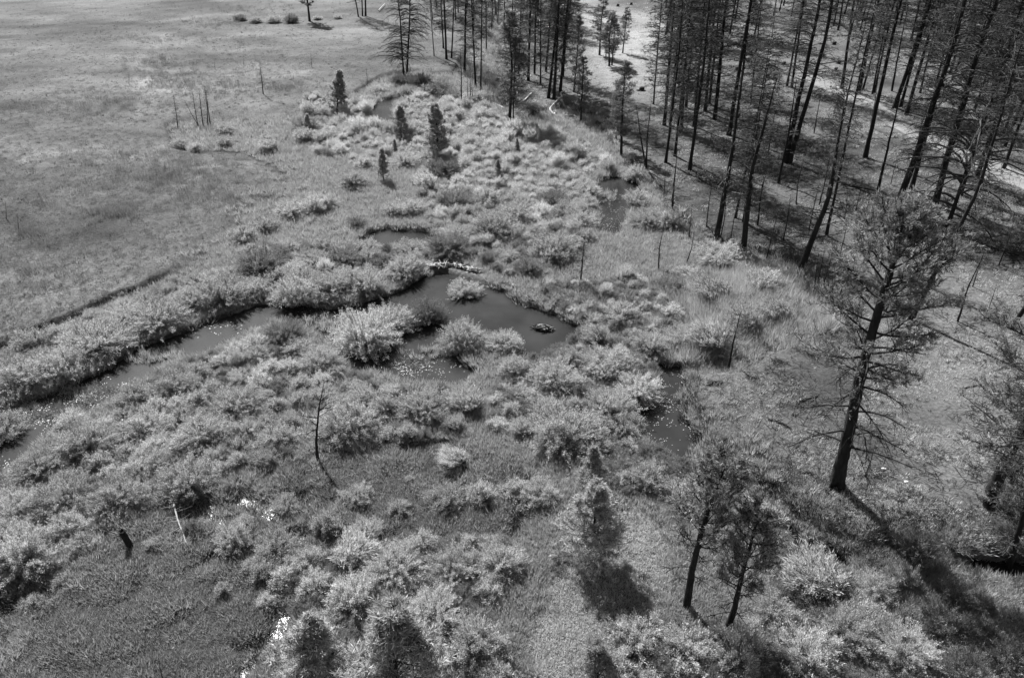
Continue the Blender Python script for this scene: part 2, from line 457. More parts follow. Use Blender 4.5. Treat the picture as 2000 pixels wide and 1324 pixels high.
# ------------------------------------------------------------------ scattered grasses
hid = {}
def tuft(name, mat, n, h, spread, w, r, lean=0.5):
    b = MB()
    a = r.random(n) * 2 * math.pi; rad = spread * np.sqrt(r.random(n))
    c = np.stack([rad * np.cos(a), rad * np.sin(a), -0.02 * np.ones(n)], 1)
    d = np.stack([np.cos(a) * lean * r.random(n) + 0.15 * r.normal(size=n), np.sin(a) * lean * r.random(n) + 0.15 * r.normal(size=n), np.ones(n)], 1)
    b.leaves(c, d, h * (0.6 + 0.5 * r.random(n)), w, r)
    return bpy.data.objects.new(name, b.mesh(name, mat))

def scatter(name, variants, x, y, z, s, kinds='stuff'):
    col = bpy.data.collections.new(name + '_source')
    for o in variants: col.objects.link(o)
    n = len(x)
    me = bpy.data.meshes.new(name)
    me.vertices.add(n); me.vertices.foreach_set('co', np.stack([x, y, z], 1).astype(np.float32).ravel())
    a = me.attributes.new('scl', 'FLOAT', 'POINT'); a.data.foreach_set('value', s.astype(np.float32))
    a = me.attributes.new('rot', 'FLOAT_VECTOR', 'POINT')
    rot = np.stack([rng.normal(0, 0.12, n), rng.normal(0, 0.12, n), rng.random(n) * 6.283], 1)
    a.data.foreach_set('vector', rot.astype(np.float32).ravel())
    a = me.attributes.new('pick', 'INT', 'POINT'); a.data.foreach_set('value', rng.integers(0, len(variants), n).astype(np.int32))
    o = link(name, me, kind=kinds)
    ng = bpy.data.node_groups.new(name + '_nodes', 'GeometryNodeTree')
    ng.interface.new_socket('Geometry', in_out='INPUT', socket_type='NodeSocketGeometry')
    ng.interface.new_socket('Geometry', in_out='OUTPUT', socket_type='NodeSocketGeometry')
    N = ng.nodes.new; L = ng.links.new
    gi = N('NodeGroupInput'); go = N('NodeGroupOutput'); ip = N('GeometryNodeInstanceOnPoints'); ci = N('GeometryNodeCollectionInfo')
    ci.inputs[0].default_value = col; ci.inputs[1].default_value = True; ci.inputs[2].default_value = True
    def na(t, nm):
        q = N('GeometryNodeInputNamedAttribute'); q.data_type = t; q.inputs[0].default_value = nm; return q.outputs[0]
    L(gi.outputs[0], ip.inputs['Points']); L(ci.outputs[0], ip.inputs['Instance'])
    ip.inputs['Pick Instance'].default_value = True
    L(na('INT', 'pick'), ip.inputs['Instance Index']); L(na('FLOAT_VECTOR', 'rot'), ip.inputs['Rotation']); L(na('FLOAT', 'scl'), ip.inputs['Scale'])
    L(ip.outputs[0], go.inputs[0])
    md = o.modifiers.new('scatter', 'NODES'); md.node_group = ng
    return o

def water_sd(x, y):
    d = np.full(np.shape(x), -1e9)
    for wp in WATERS: d = np.maximum(d, sdist(x, y, wp))
    return d

def wet_sd(x, y):
    d = np.full(np.shape(x), -1e9)
    for wp in WET[:10]: d = np.maximum(d, sdist(x, y, wp))
    return d

def screen_pts(n, x0=-200, x1=2200, y0=0, y1=1420):
    px = x0 + rng.random(n) * (x1 - x0); py = y0 + rng.random(n) * (y1 - y0)
    return px, py
def ground_pts(px, py):
    x, y, z = PG(px, py)
    k = (y < 230)
    return x[k], y[k], z[k]

rt = np.random.default_rng(3)
T_mead = [tuft('meadow_tuft', M_G_MEAD, 16, 0.16, 0.16, 0.022, rt, 0.9) for _ in range(4)]
T_pale = [tuft('sedge_tuft', M_G_PALE, 22, 0.42, 0.18, 0.025, rt, 0.8) for _ in range(4)]
T_marsh = [tuft('marsh_tuft', M_G_MARSH, 34, 0.24, 0.2, 0.022, rt, 1.1) for _ in range(5)]
T_dry = [tuft('dry_tuft', M_G_DRY, 16, 0.17, 0.16, 0.02, rt, 1.2) for _ in range(3)]
T_dark = [tuft('dark_tuft', M_G_DARK, 16, 0.25, 0.14, 0.025, rt, 0.6) for _ in range(3)]

px, py = screen_pts(230000)
x, y, z = ground_pts(px, py)
dist = np.hypot(x, y)
px, py = to_px(x, y, z)
inM = sdist(x, y, MEADOW) > 0.1
inF = sdist(x, y, FOREST) > 0.6
inW = (z < ZW - 0.06) | ((wet_sd(x, y) > -0.15) & (rng.random(len(x)) < 0.62))
inD = inpoly_px(px, py, DARKMARSH) & ~inM & ~inF
inL = (sdist(px, py, np.array(PALEGRASS, float)) + 90 * fbm(x, y, 2.5, 208) + 18 * rng.normal(size=len(x)) > 0) & ~inM & ~inF
inS = inpoly_px(px, py, PALESAND)
inDam = sdist(x, y, poly_w([(825, 512), (880, 508), (950, 535), (955, 560), (930, 560), (870, 535), (830, 530)])) > 0
oth = ~(inDam | inM | inF | inW | inD | inL | inS)
sc = 0.65 + 0.8 * rng.random(len(x)) ** 1.5 + np.clip((dist - 40) / 90, 0, 1.2)
def sub(m, p): return m & (rng.random(len(x)) < p)
k = sub(inM, 0.5) & ~inW & (rng.random(len(x)) < 1.3 - dist / 190); scatter('meadow_grass', T_mead, x[k], y[k], z[k], np.minimum(sc[k], 1.5) * 0.85)
k = sub(oth, 0.9) | sub(inD & ~inW & (vnoise(x, y, 1.6, 207) > 0.2), 0.3); scatter('sedge', T_pale, x[k], y[k], z[k], sc[k] * 0.9)
k = sub(inD & ~inW, 0.9); scatter('marsh_grass', T_marsh, x[k], y[k], z[k], sc[k] * (0.75 + 1.1 * np.clip(vnoise(x[k], y[k], 0.9, 205) + 0.2, 0, 1)))
k = (sub(inL, 0.8) | sub(inF & ~inW & (vnoise(x, y, 2.5, 201) > -0.1), 0.32)); scatter('dry_grass', T_dry, x[k], y[k], z[k], sc[k])
k = sub((inM & (vnoise(x, y, 5.0, 202) > 0.02)), 0.028) | sub(inF, 0.03); scatter('dark_grass_clumps', T_dark, x[k], y[k], z[k], np.minimum(sc[k], 1.4) * 0.6)

M_G_BRIGHT = mat_leaf('bright_sedge_blade', 0.14, 0.60, 0.4, 0.45, 0.4)
T_tall = [tuft('tall_sedge_tuft', M_G_BRIGHT, 60, 1.0, 0.3, 0.022, rt, 0.75) for _ in range(4)]
T_mid = [tuft('mid_sedge_tuft', M_G_PALE, 45, 0.6, 0.28, 0.022, rt, 1.0) for _ in range(4)]
def poly_pts(polys, dens, seed):
    r = np.random.default_rng(seed); X = []; Y = []
    for pp in polys:
        wp = poly_w(pp); lo = wp.min(0); hi = wp.max(0); n = int((hi - lo).prod() * dens)
        cx = lo[0] + r.random(n) * (hi[0] - lo[0]); cy = lo[1] + r.random(n) * (hi[1] - lo[1])
        k = (sdist(cx, cy, wp) + vnoise(cx, cy, 2.5, 301) * 4 + r.normal(size=n) * 0.8 > 0) & (water_sd(cx, cy) < -0.1) & (sdist(cx, cy, poly_w([(825, 512), (880, 508), (950, 535), (955, 560), (930, 560), (870, 535), (830, 530)])) < 0)
        X.append(cx[k]); Y.append(cy[k])
    x = np.concatenate(X); y = np.concatenate(Y)
    return x, y, height(x, y), 0.55 + 0.7 * r.random(len(x))
x, y, z, q = poly_pts([[(1290, 640), (1330, 560), (1420, 530), (1560, 535), (1600, 580), (1590, 650), (1480, 700), (1400, 712), (1340, 705)]], 16, 61)
scatter('tall_sedge', T_tall, x, y, z, q)
x, y, z, q = poly_pts([[(1040, 560), (1150, 500), (1300, 480), (1500, 510), (1560, 560), (1300, 640), (1130, 620)], [(600, 190), (1000, 230), (1200, 320), (1150, 460), (850, 460), (560, 400), (480, 440), (540, 330)],
                       [(380, 480), (560, 400), (560, 480), (440, 560)]], 3.5, 62)
scatter('sedge_clumps', T_mid, x, y, z, q)
x, y, z, q = poly_pts([[(-100, 1180), (200, 1090), (640, 890), (1090, 880), (1090, 1050), (640, 1080), (560, 1340), (-100, 1400)]], 1.2, 63)
T_md = [tuft('marsh_clump_tuft', M_G_MARSH, 50, 0.45, 0.3, 0.022, rt, 1.2) for _ in range(3)]
scatter('marsh_clumps', T_md, x, y, z, q)
x, y, z, q = poly_pts([[(1330, 740), (1360, 745), (1500, 980), (1700, 1075), (1900, 1080), (1900, 1110), (1650, 1100), (1480, 1010), (1360, 870)]], 6, 64)
scatter('bank_grass', T_md, x, y, z, q * 0.8)

# ------------------------------------------------------------------ willow shrubs
def willow(R, H, n_st, n_leaf, r, style='dome', leafL=0.11, leafW=0.03, wind=0.0):
    """many thin stems fanning out of one root, leaves along their side twigs"""
    az = r.random(n_st) * 2 * math.pi
    pol = np.arccos(1 - r.random(n_st) * (0.92 if style == 'dome' else 0.45))
    lob = 1 + 0.13 * np.sin(az * 3 + r.random() * 6) * np.sin(pol * 2.0) + 0.10 * r.normal(size=n_st)
    rr = lob * (1 - 0.38 * r.random(n_st) ** 1.6)
    tgt = np.stack([R * rr * np.sin(pol) * np.cos(az) + wind * R, R * rr * np.sin(pol) * np.sin(az), H * rr * np.maximum(np.cos(pol), 0.1) * (0.9 + 0.2 * r.random(n_st)) + 0.08], 1)
    base = np.stack([0.3 * R * np.cos(az) * r.random(n_st), 0.3 * R * np.sin(az) * r.random(n_st), -0.05 * np.ones(n_st)], 1)
    u = np.linspace(0, 1, 5)[None, :, None]
    D = (tgt - base)[:, None, :]
    Pm = base[:, None, :] + D * np.concatenate([u ** 1.35, u ** 1.35, u ** 0.8], 2) + r.normal(size=(n_st, 5, 3)) * 0.02 * R * u
    st = MB(); st.tubes(Pm, np.linspace(0.014, 0.004, 5)[None, :] * np.ones((n_st, 1)), 3)
    nt = n_st * 22
    si = r.integers(0, n_st, nt); uu = 0.3 + 0.68 * r.random(nt) ** 0.8
    f = uu * 4; k0 = np.minimum(f.astype(int), 3); fr = (f - k0)[:, None]
    sp = Pm[si, k0] * (1 - fr) + Pm[si, k0 + 1] * fr
    td = (Pm[si, k0 + 1] - Pm[si, k0]); td /= np.linalg.norm(td, axis=1, keepdims=True)
    dd = td * 0.9 + r.normal(size=(nt, 3)) * 0.27 + np.array([wind * 0.6, 0, 0.6])
    dd /= np.linalg.norm(dd, axis=1, keepdims=True)
    tl = (0.07 + 0.17 * r.random(nt) ** 1.5) * (0.6 + 0.4 * R)
    h_ = nt // 4; st.tubes(np.stack([sp, sp + dd * tl[:, None]], 1)[:h_], np.stack([np.full(h_, .005), np.full(h_, .002)], 1), 3)
    ti = r.integers(0, nt, n_leaf); w = r.random(n_leaf)[:, None]
    lp = sp[ti] + dd[ti] * tl[ti][:, None] * w + r.normal(size=(n_leaf, 3)) * 0.035
    spread = 0.3 if style != 'wisp' else 0.18
    ld = dd[ti] + r.normal(size=(n_leaf, 3)) * spread
    lf = MB(); lf.leaves(lp, ld, leafL * (0.7 + 0.6 * r.random(n_leaf)), leafW, r)
    return st, lf

SHR = {'L': [], 'M': [], 'S': [], 'W': [], 'B': []}
rs = np.random.default_rng(11)
def addshr(key, R, H, *a, **kw):
    st, lf = willow(R, H, *a, rs, **kw)
    SHR[key].append((R, H, st.mesh('stems', M_STEM), lf.mesh('leaves', M_W_GREY)))
for i in range(4): addshr('L', 1.7, 1.5, 340, 40000, leafL=0.095, leafW=0.019)
for i in range(5): addshr('M', 1.05, 1.05, 200, 20000, leafL=0.085, leafW=0.017)
for i in range(4): addshr('S', 0.55, 0.65, 100, 7000, leafL=0.08, leafW=0.016)
for i in range(4): addshr('W', 1.0, 1.35, 190, 9000, style='wisp', leafL=0.18, leafW=0.016, wind=[-0.35, -0.2, 0.15, -0.45][i])
for i in range(2): addshr('B', 0.8, 1.2, 60, 0, style='up')

# marked shrubs: bottom centre in the photo, width in photo px, tone (p pale / g grey / d dark), style
MARK = """
20 872 100 g; 62 775 130 g; 205 720 165 g; 130 745 110 g; 318 655 140 g; 445 612 120 g; 505 590 85 p; 402 568 66 p; 445 552 46 g; 515 545 108 d;
255 640 90 g; 180 668 80 g; 385 610 90 g; 585 615 105 g; 650 600 110 g; 715 580 100 g; 790 560 90 g; 672 525 90 d; 620 528 60 g; 745 528 56 d;
720 708 148 p; 770 668 120 g; 835 650 90 d; 908 595 74 g; 905 692 100 g; 985 690 80 g; 560 678 90 d; 630 730 100 g; 545 560 60 g; 600 560 60 g;
688 868 150 p; 545 882 100 g; 830 828 120 g; 920 822 92 p w; 900 922 76 p w; 1100 892 170 p; 1190 830 120 p; 1240 795 110 p; 1180 745 120 p; 1080 770 120 g;
1025 862 60 g w; 1052 992 84 g; 1005 975 60 g; 560 1016 66 g; 520 1135 56 g; 495 1120 44 g; 600 1130 90 g; 440 1165 36 g; 525 1190 44 p; 480 1040 46 g; 398 1032 36 g; 620 1170 80 p; 560 1150 60 p; 540 1290 50 g; 300 1075 36 g; 130 1150 50 g; 70 1190 40 g; 462 1084 82 g; 548 1096 100 g; 375 975 130 g; 250 1000 130 g; 135 1010 140 g; 45 1020 120 g;
60 1130 160 p; 20 1075 100 g; 380 1048 44 d; 975 1140 110 g; 885 1145 130 p; 775 1155 150 p; 700 1205 120 p; 640 1250 90 p; 850 1240 140 p; 930 1300 130 p;
1590 1178 165 p w; 1335 1000 110 p; 1260 965 90 g; 1500 1040 110 p w; 570 428 76 p; 615 420 60 p; 640 412 56 g; 690 370 70 g; 795 330 70 g; 868 352 80 d;
640 308 34 d; 602 282 56 p w; 600 262 60 d; 1082 408 76 d; 1145 388 66 p; 1240 405 56 g; 1240 365 56 g; 1262 448 76 g; 1310 450 60 g; 1128 448 76 g;
1080 515 100 g; 890 415 90 d; 805 422 60 g; 965 470 110 g; 880 508 100 d; 1010 440 90 g; 1400 525 110 g; 1310 580 80 d; 1135 572 44 d; 700 448 40 d;
770 425 50 g; 720 500 60 g; 800 505 70 g; 480 480 60 g; 520 455 60 g; 440 265 44 g; 360 292 44 g; 445 290 44 g w; 535 300 50 p w; 385 300 40 p; 520 285 36 p; 1215 860 90 g;
1160 905 90 g; 1330 690 110 g; 1270 700 90 g; 1395 700 100 g w; 1455 655 90 g w; 1520 640 80 g w; 1400 600 90 g w; 1480 580 80 g w;
470 42 30 d; 500 46 30 g; 535 46 34 g; 570 46 34 d; 660 38 18 g; 620 40 20 g; 820 170 50 d; 780 168 40 d; 840 190 60 g; 700 215 44 g; 940 205 50 g; 740 185 50 p;
780 1010 50 g; 700 990 70 g; 870 1000 90 g; 940 990 60 g; 640 1050 60 g; 720 1060 70 g; 300 860 120 p; 180 900 130 g; 90 940 120 g; 400 880 130 p; 470 820 120 g; 350 780 110 g; 270 800 80 g; 150 840 60 p;
1985 1010 90 d; 1960 1060 90 d; 1850 1090 120 d w; 1780 1110 110 d w; 1900 1080 80 d; 1960 930 70 d; 1240 1290 130 p; 1330 1310 130 p; 1430 1320 130 p; 1500 1230 110 g; 1640 1280 150 g; 1750 1310 150 g; 1830 1260 130 d; 1560 1320 140 p; 1700 1180 90 g
"""
marks = []
for tok in MARK.replace('\n', ' ').split(';'):
    f = tok.split()
    if len(f) < 4: continue
    marks.append((float(f[0]), float(f[1]), float(f[2]), f[3], len(f) > 4))

DENSE = [
    ([(-60, 905), (100, 868), (200, 815), (262, 770), (330, 718), (470, 672), (560, 650), (680, 728), (740, 745), (900, 775), (960, 820), (880, 850), (700, 870), (640, 875), (560, 905), (450, 960), (300, 1000), (180, 1075), (90, 1118), (-60, 1150)], 1.25, 'pg'),
    ([(960, 770), (1010, 715), (1130, 655), (1250, 680), (1300, 712), (1275, 770), (1220, 800), (1250, 850), (1160, 900), (1080, 890), (1040, 860), (950, 850)], 1.2, 'ppg'),
    ([(-60, 745), (60, 682), (130, 650), (290, 580), (400, 540), (520, 535), (530, 588), (400, 622), (280, 665), (220, 712), (140, 748), (-60, 800)], 1.2, 'g'),
    ([(470, 470), (560, 490), (700, 488), (850, 485), (1000, 400), (1120, 400), (1150, 470), (1080, 530), (980, 548), (850, 525), (820, 540), (740, 575), (560, 590), (500, 545)], 1.0, 'gpgpd'),
    ([(1030, 560), (1300, 540), (1560, 530), (1600, 600), (1560, 540), (1340, 560), (1310, 700), (1250, 670), (1140, 630), (1070, 600)], 0.9, 'gp'),
    ([(640, 1080), (1010, 1060), (1020, 1130), (960, 1180), (990, 1340), (700, 1340), (560, 1230), (545, 1150)], 1.15, 'ppg'),
    ([(1180, 1340), (1200, 1225), (1330, 1220), (1500, 1240), (1680, 1190), (1760, 1210), (1800, 1340)], 1.15, 'ppg'),
    ([(1440, 970), (1560, 1075), (1650, 1130), (1660, 1190), (1520, 1180), (1480, 1060)], 1.0, 'pg'),
    ([(1130, 870), (1280, 880), (1400, 920), (1440, 980), (1380, 1010), (1250, 970), (1140, 950)], 1.0, 'pgg'),
    ([(600, 200), (900, 190), (1030, 250), (1180, 300), (1200, 350), (1150, 400), (900, 380), (820, 330), (700, 330), (600, 300)], 0.8, 'ppg'),
    ([(820, 340), (1150, 330), (1180, 430), (1100, 460), (830, 470)], 0.95, 'pgg'),
    ([(560, 930), (1080, 930), (1080, 1050), (650, 1080), (560, 1060)], 0.8, 'g'),
    ([(1640, 1100), (2050, 1130), (2050, 1340), (1780, 1340), (1740, 1190)], 1.0, 'ddg'),  # mostly dark tones: the corner's tree shade is put into the leaf colour
    ([(1900, 950), (2050, 900), (2050, 1080), (1900, 1080)], 0.8, 'dg'),
]
NOFILL = [[(800, 508), (880, 500), (965, 530), (1010, 575), (930, 580), (840, 545)], [(588, 800), (655, 800), (668, 965), (588, 965)],
          [(215, 1015), (400, 960), (400, 1085), (215, 1085)], [(1150, 335), (1270, 340), (1260, 400), (1235, 470), (1165, 470), (1160, 400)],
          [(1380, 690), (1480, 690), (1480, 760), (1380, 760)], [(1525, 1035), (1680, 1080), (1690, 1125), (1560, 1110)]]
# centres: x, y, R, tone, style
shr = []
def depth(x, y, z=0.0): return y * math.cos(TH) - (z - CH) * math.sin(TH)
for (mx_, my_, w_, tone, wisp) in marks:
    x, y, z = PG(np.array([mx_]), np.array([my_])); x, y = float(x[0]), float(y[0])
    d = float(depth(x, y)); R = 0.5 * w_ * d / F
    sh = R * 0.55
    n_ = math.hypot(x, y); x += x / n_ * sh; y += y / n_ * sh
    shr.append([x, y, R, tone, wisp, True])
rf = np.random.default_rng(23)
for pp, R0, tones in DENSE:
    a = np.array(pp, float); wp = poly_w(pp)
    x0, y0 = wp.min(0); x1, y1 = wp.max(0)
    area = (x1 - x0) * (y1 - y0)
    n = int(area * 12)
    cx = x0 + rf.random(n) * (x1 - x0); cy = y0 + rf.random(n) * (y1 - y0)
    ok = sdist(cx, cy, wp) > 0.1
    nn = np.hypot(cx, cy)
    ok &= (water_sd(cx, cy) < -0.6) & (water_sd(cx * (1 + 1.2 / nn), cy * (1 + 1.2 / nn)) < -0.1) & (water_sd(cx * (1 + 2.1 / nn), cy * (1 + 2.1 / nn)) < 0.0) & (wet_sd(cx, cy) < -0.9) & (wet_sd(cx * (1 - 1. / nn), cy * (1 - 1. / nn)) < -0.8) & (wet_sd(cx * (1 + 1.2 / nn), cy * (1 + 1.2 / nn)) < -0.4) & (water_sd(cx * (1 + 0.6 / nn), cy * (1 + 0.6 / nn)) < -0.3)
    for ex in NOFILL: ok &= sdist(cx, cy, poly_w(ex)) < 0
    cx = cx[ok]; cy = cy[ok]
    sp_ = {'g': 1.5, 'gp': 1.05, 'ppg': 0.7}.get(tones, 0.7) if R0 < 1.19 else 0.7
    for i in range(len(cx)):
        R = R0 * (0.48 + 0.95 * rf.random() ** 1.5)
        A = np.array([(s[0], s[1], s[2]) for s in shr[-2000:]])
        dd = np.hypot(A[:, 0] - cx[i], A[:, 1] - cy[i])
        if (dd < sp_ * (R + A[:, 2])).any(): continue
        shr.append([cx[i], cy[i], R, tones[rf.integers(0, len(tones))], rf.random() < 0.18, False])

# which show largest: radius over depth, in or near the frame
for s in shr:
    q = to_px(s[0], s[1]); s.append(float(q[0])); s.append(float(q[1])); s.append(s[2] / depth(s[0], s[1]))
shr = [s for s in shr if -120 < s[6] < 2120 and s[7] < 1440]
shr.sort(key=lambda s: (not s[5], -s[8]))
single, rest = shr[:298], shr[298:]
print('SHRUBS', len(shr), 'single', len(single), 'rest', len(rest))

def shr_region(px, py):
    if py < 70: return 'at the far meadow edge'
    if py < 215: return 'near the far bend of the creek'
    if py < 335: return 'at the left meadow margin' if px < 570 else ('by the small upper pines' if px < 900 else 'below the far burnt trees')
    if py < 480:
        if px < 700: return 'on the left meadow edge'
        if px < 940: return 'just above the small round pond'
        if px < 1130: return 'in the centre of the upper marsh'
        return 'beside the upper right pool'
    if py < 560:
        if px < 700: return 'on the slope above the left channel'
        if px < 860: return 'just below the small round pond'
        if px < 1150: return 'behind the stick dam'
        return 'below the forest edge'
    if py < 720:
        if px < 300: return 'between meadow bank and channel, far left'
        if px < 540: return 'between meadow bank and channel'
        if px < 700: return 'on the pond left shore'
        if px < 870: return 'on the pond island'
        if px < 1010: return 'at the edge of the open pond'
        if px < 1200: return 'on the pond right shore'
        if px < 1370: return 'above the right creek'
        return 'on the sedge slope at the right'
    if py < 900:
        if px < 240: return 'at the near end of the left channel'
        if px < 480: return 'in the thicket below the channel'
        if px < 720: return 'in the thicket beside the dead snag'
        if px < 960: return 'in the thicket below the pond'
        if px < 1130: return 'in the thicket left of the creek'
        return 'on the left side of the right creek'
    if py < 1070:
        if px < 220: return 'in the far left thicket'
        if px < 480: return 'above the dark stump'
        if px < 760: return 'around the glinting puddles'
        if px < 1100: return 'in the dark central marsh'
        if px < 1300: return 'behind the small bushy pine'
        if px < 1560: return 'behind the leaning pines'
        return 'on the shaded right creek bank'
    if px < 500: return 'in the lower left thicket'
    if px < 760: return 'in the lower thicket, left part'
    if px < 900: return 'in the lower thicket, middle part'
    if px < 1100: return 'in the lower thicket, right part'
    if px < 1450: return 'at the bottom edge near the leaning pines'
    if px < 1720: return 'below the right creek'
    return 'in the lower right shadow'

ORD = ['leftmost', 'second from left', 'third from left', 'fourth from left', 'fifth from left', 'sixth from left', 'seventh from left', 'eighth from left',
       'ninth from left', 'tenth from left', '11th from left', '12th from left', '13th from left', '14th from left', '15th from left', '16th from left',
       '17th from left', '18th from left', '19th from left', '20th from left'] + ['%dth from left' % i for i in range(21, 60)]
TONE = {'p': ('pale', M_W_PALE), 'g': ('grey', M_W_GREY), 'd': ('dark', M_W_DARK)}
buckets = {}
for s in single:
    R = s[2]
    size = 'large' if R > 1.35 else ('medium' if R > 0.85 else 'small')
    key = (size, TONE[s[3]][0], 'feathery' if s[4] else 'rounded', shr_region(s[6], s[7]))
    buckets.setdefault(key, []).append(s)
for key, L_ in buckets.items():
    L_.sort(key=lambda s: s[6])
    for i, s in enumerate(L_):
        s.append('%s %s %s willow shrub %s' % key + (', ' + ORD[i] if len(L_) > 1 else ''))
rv = np.random.default_rng(5)
for s in single:
    x, y, R, tone, wisp = s[:5]
    key = 'W' if wisp else ('L' if R > 1.35 else ('M' if R > 0.72 else 'S'))
    vR, vH, stm, lvm = SHR[key][rv.integers(0, len(SHR[key]))]
    z = float(height(np.array([x]), np.array([y]))[0]); z = max(z, ZW - 0.05)
    e = link('willow_shrub', None, loc=(x, y, z))
    tag(e, s[9], 'shrub', 'willow shrubs of the creek valley')
    k = R / vR
    e.rotation_euler = (0, 0, rv.random() * 6.28 if not wisp else rv.normal() * 0.5)
    e.scale = (k, k, k * (0.7 + 0.4 * rv.random()) * (0.8 if wisp else 1))
    o1 = link('stems', stm, e, kind='stuff')
    o2 = link('leaves', lvm, e, kind='stuff')
    o2.material_slots[0].link = 'OBJECT'; o2.material_slots[0].material = TONE[tone][1]
# remaining small growth
if rest:
    for tn in 'pgd':
        rr_ = [s for s in rest if s[3] == tn]
        if not rr_: continue
        var = []
        for key in ('M', 'S', 'W', 'S'):
            for (vR, vH, stm, lvm) in [SHR[key][len(var) % 3]]:
                b = lvm.copy(); b.materials.clear(); b.materials.append(TONE[tn][1])
                var.append(bpy.data.objects.new('low_shrub', b))
        x = np.array([s[0] for s in rr_]); y = np.array([s[1] for s in rr_]); z = np.maximum(height(x, y), ZW)
        scatter('low_willow_growth', var, x, y, z, np.array([s[2] for s in rr_]) / 0.9)

# low leafy growth filling between the shrubs
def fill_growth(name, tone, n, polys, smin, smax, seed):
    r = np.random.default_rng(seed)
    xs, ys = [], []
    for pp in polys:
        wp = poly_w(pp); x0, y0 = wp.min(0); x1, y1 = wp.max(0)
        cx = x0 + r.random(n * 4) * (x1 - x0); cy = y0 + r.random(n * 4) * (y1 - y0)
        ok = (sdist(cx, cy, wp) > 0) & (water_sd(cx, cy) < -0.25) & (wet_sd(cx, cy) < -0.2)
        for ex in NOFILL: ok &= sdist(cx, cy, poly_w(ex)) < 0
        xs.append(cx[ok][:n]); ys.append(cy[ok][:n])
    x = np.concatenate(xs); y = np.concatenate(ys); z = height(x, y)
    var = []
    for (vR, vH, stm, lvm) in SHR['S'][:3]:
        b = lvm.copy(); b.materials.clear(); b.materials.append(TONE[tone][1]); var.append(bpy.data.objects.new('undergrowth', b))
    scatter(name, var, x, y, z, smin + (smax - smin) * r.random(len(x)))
fill_growth('undergrowth', 'd', 300, [d[0] for d in DENSE[:9]], 0.4, 0.9, 31)  # dark leaf tone paints the shade in the gaps between shrubs
fill_growth('pale_undergrowth', 'p', 70, [DENSE[9][0], DENSE[10][0], DENSE[4][0]], 0.4, 0.9, 32)

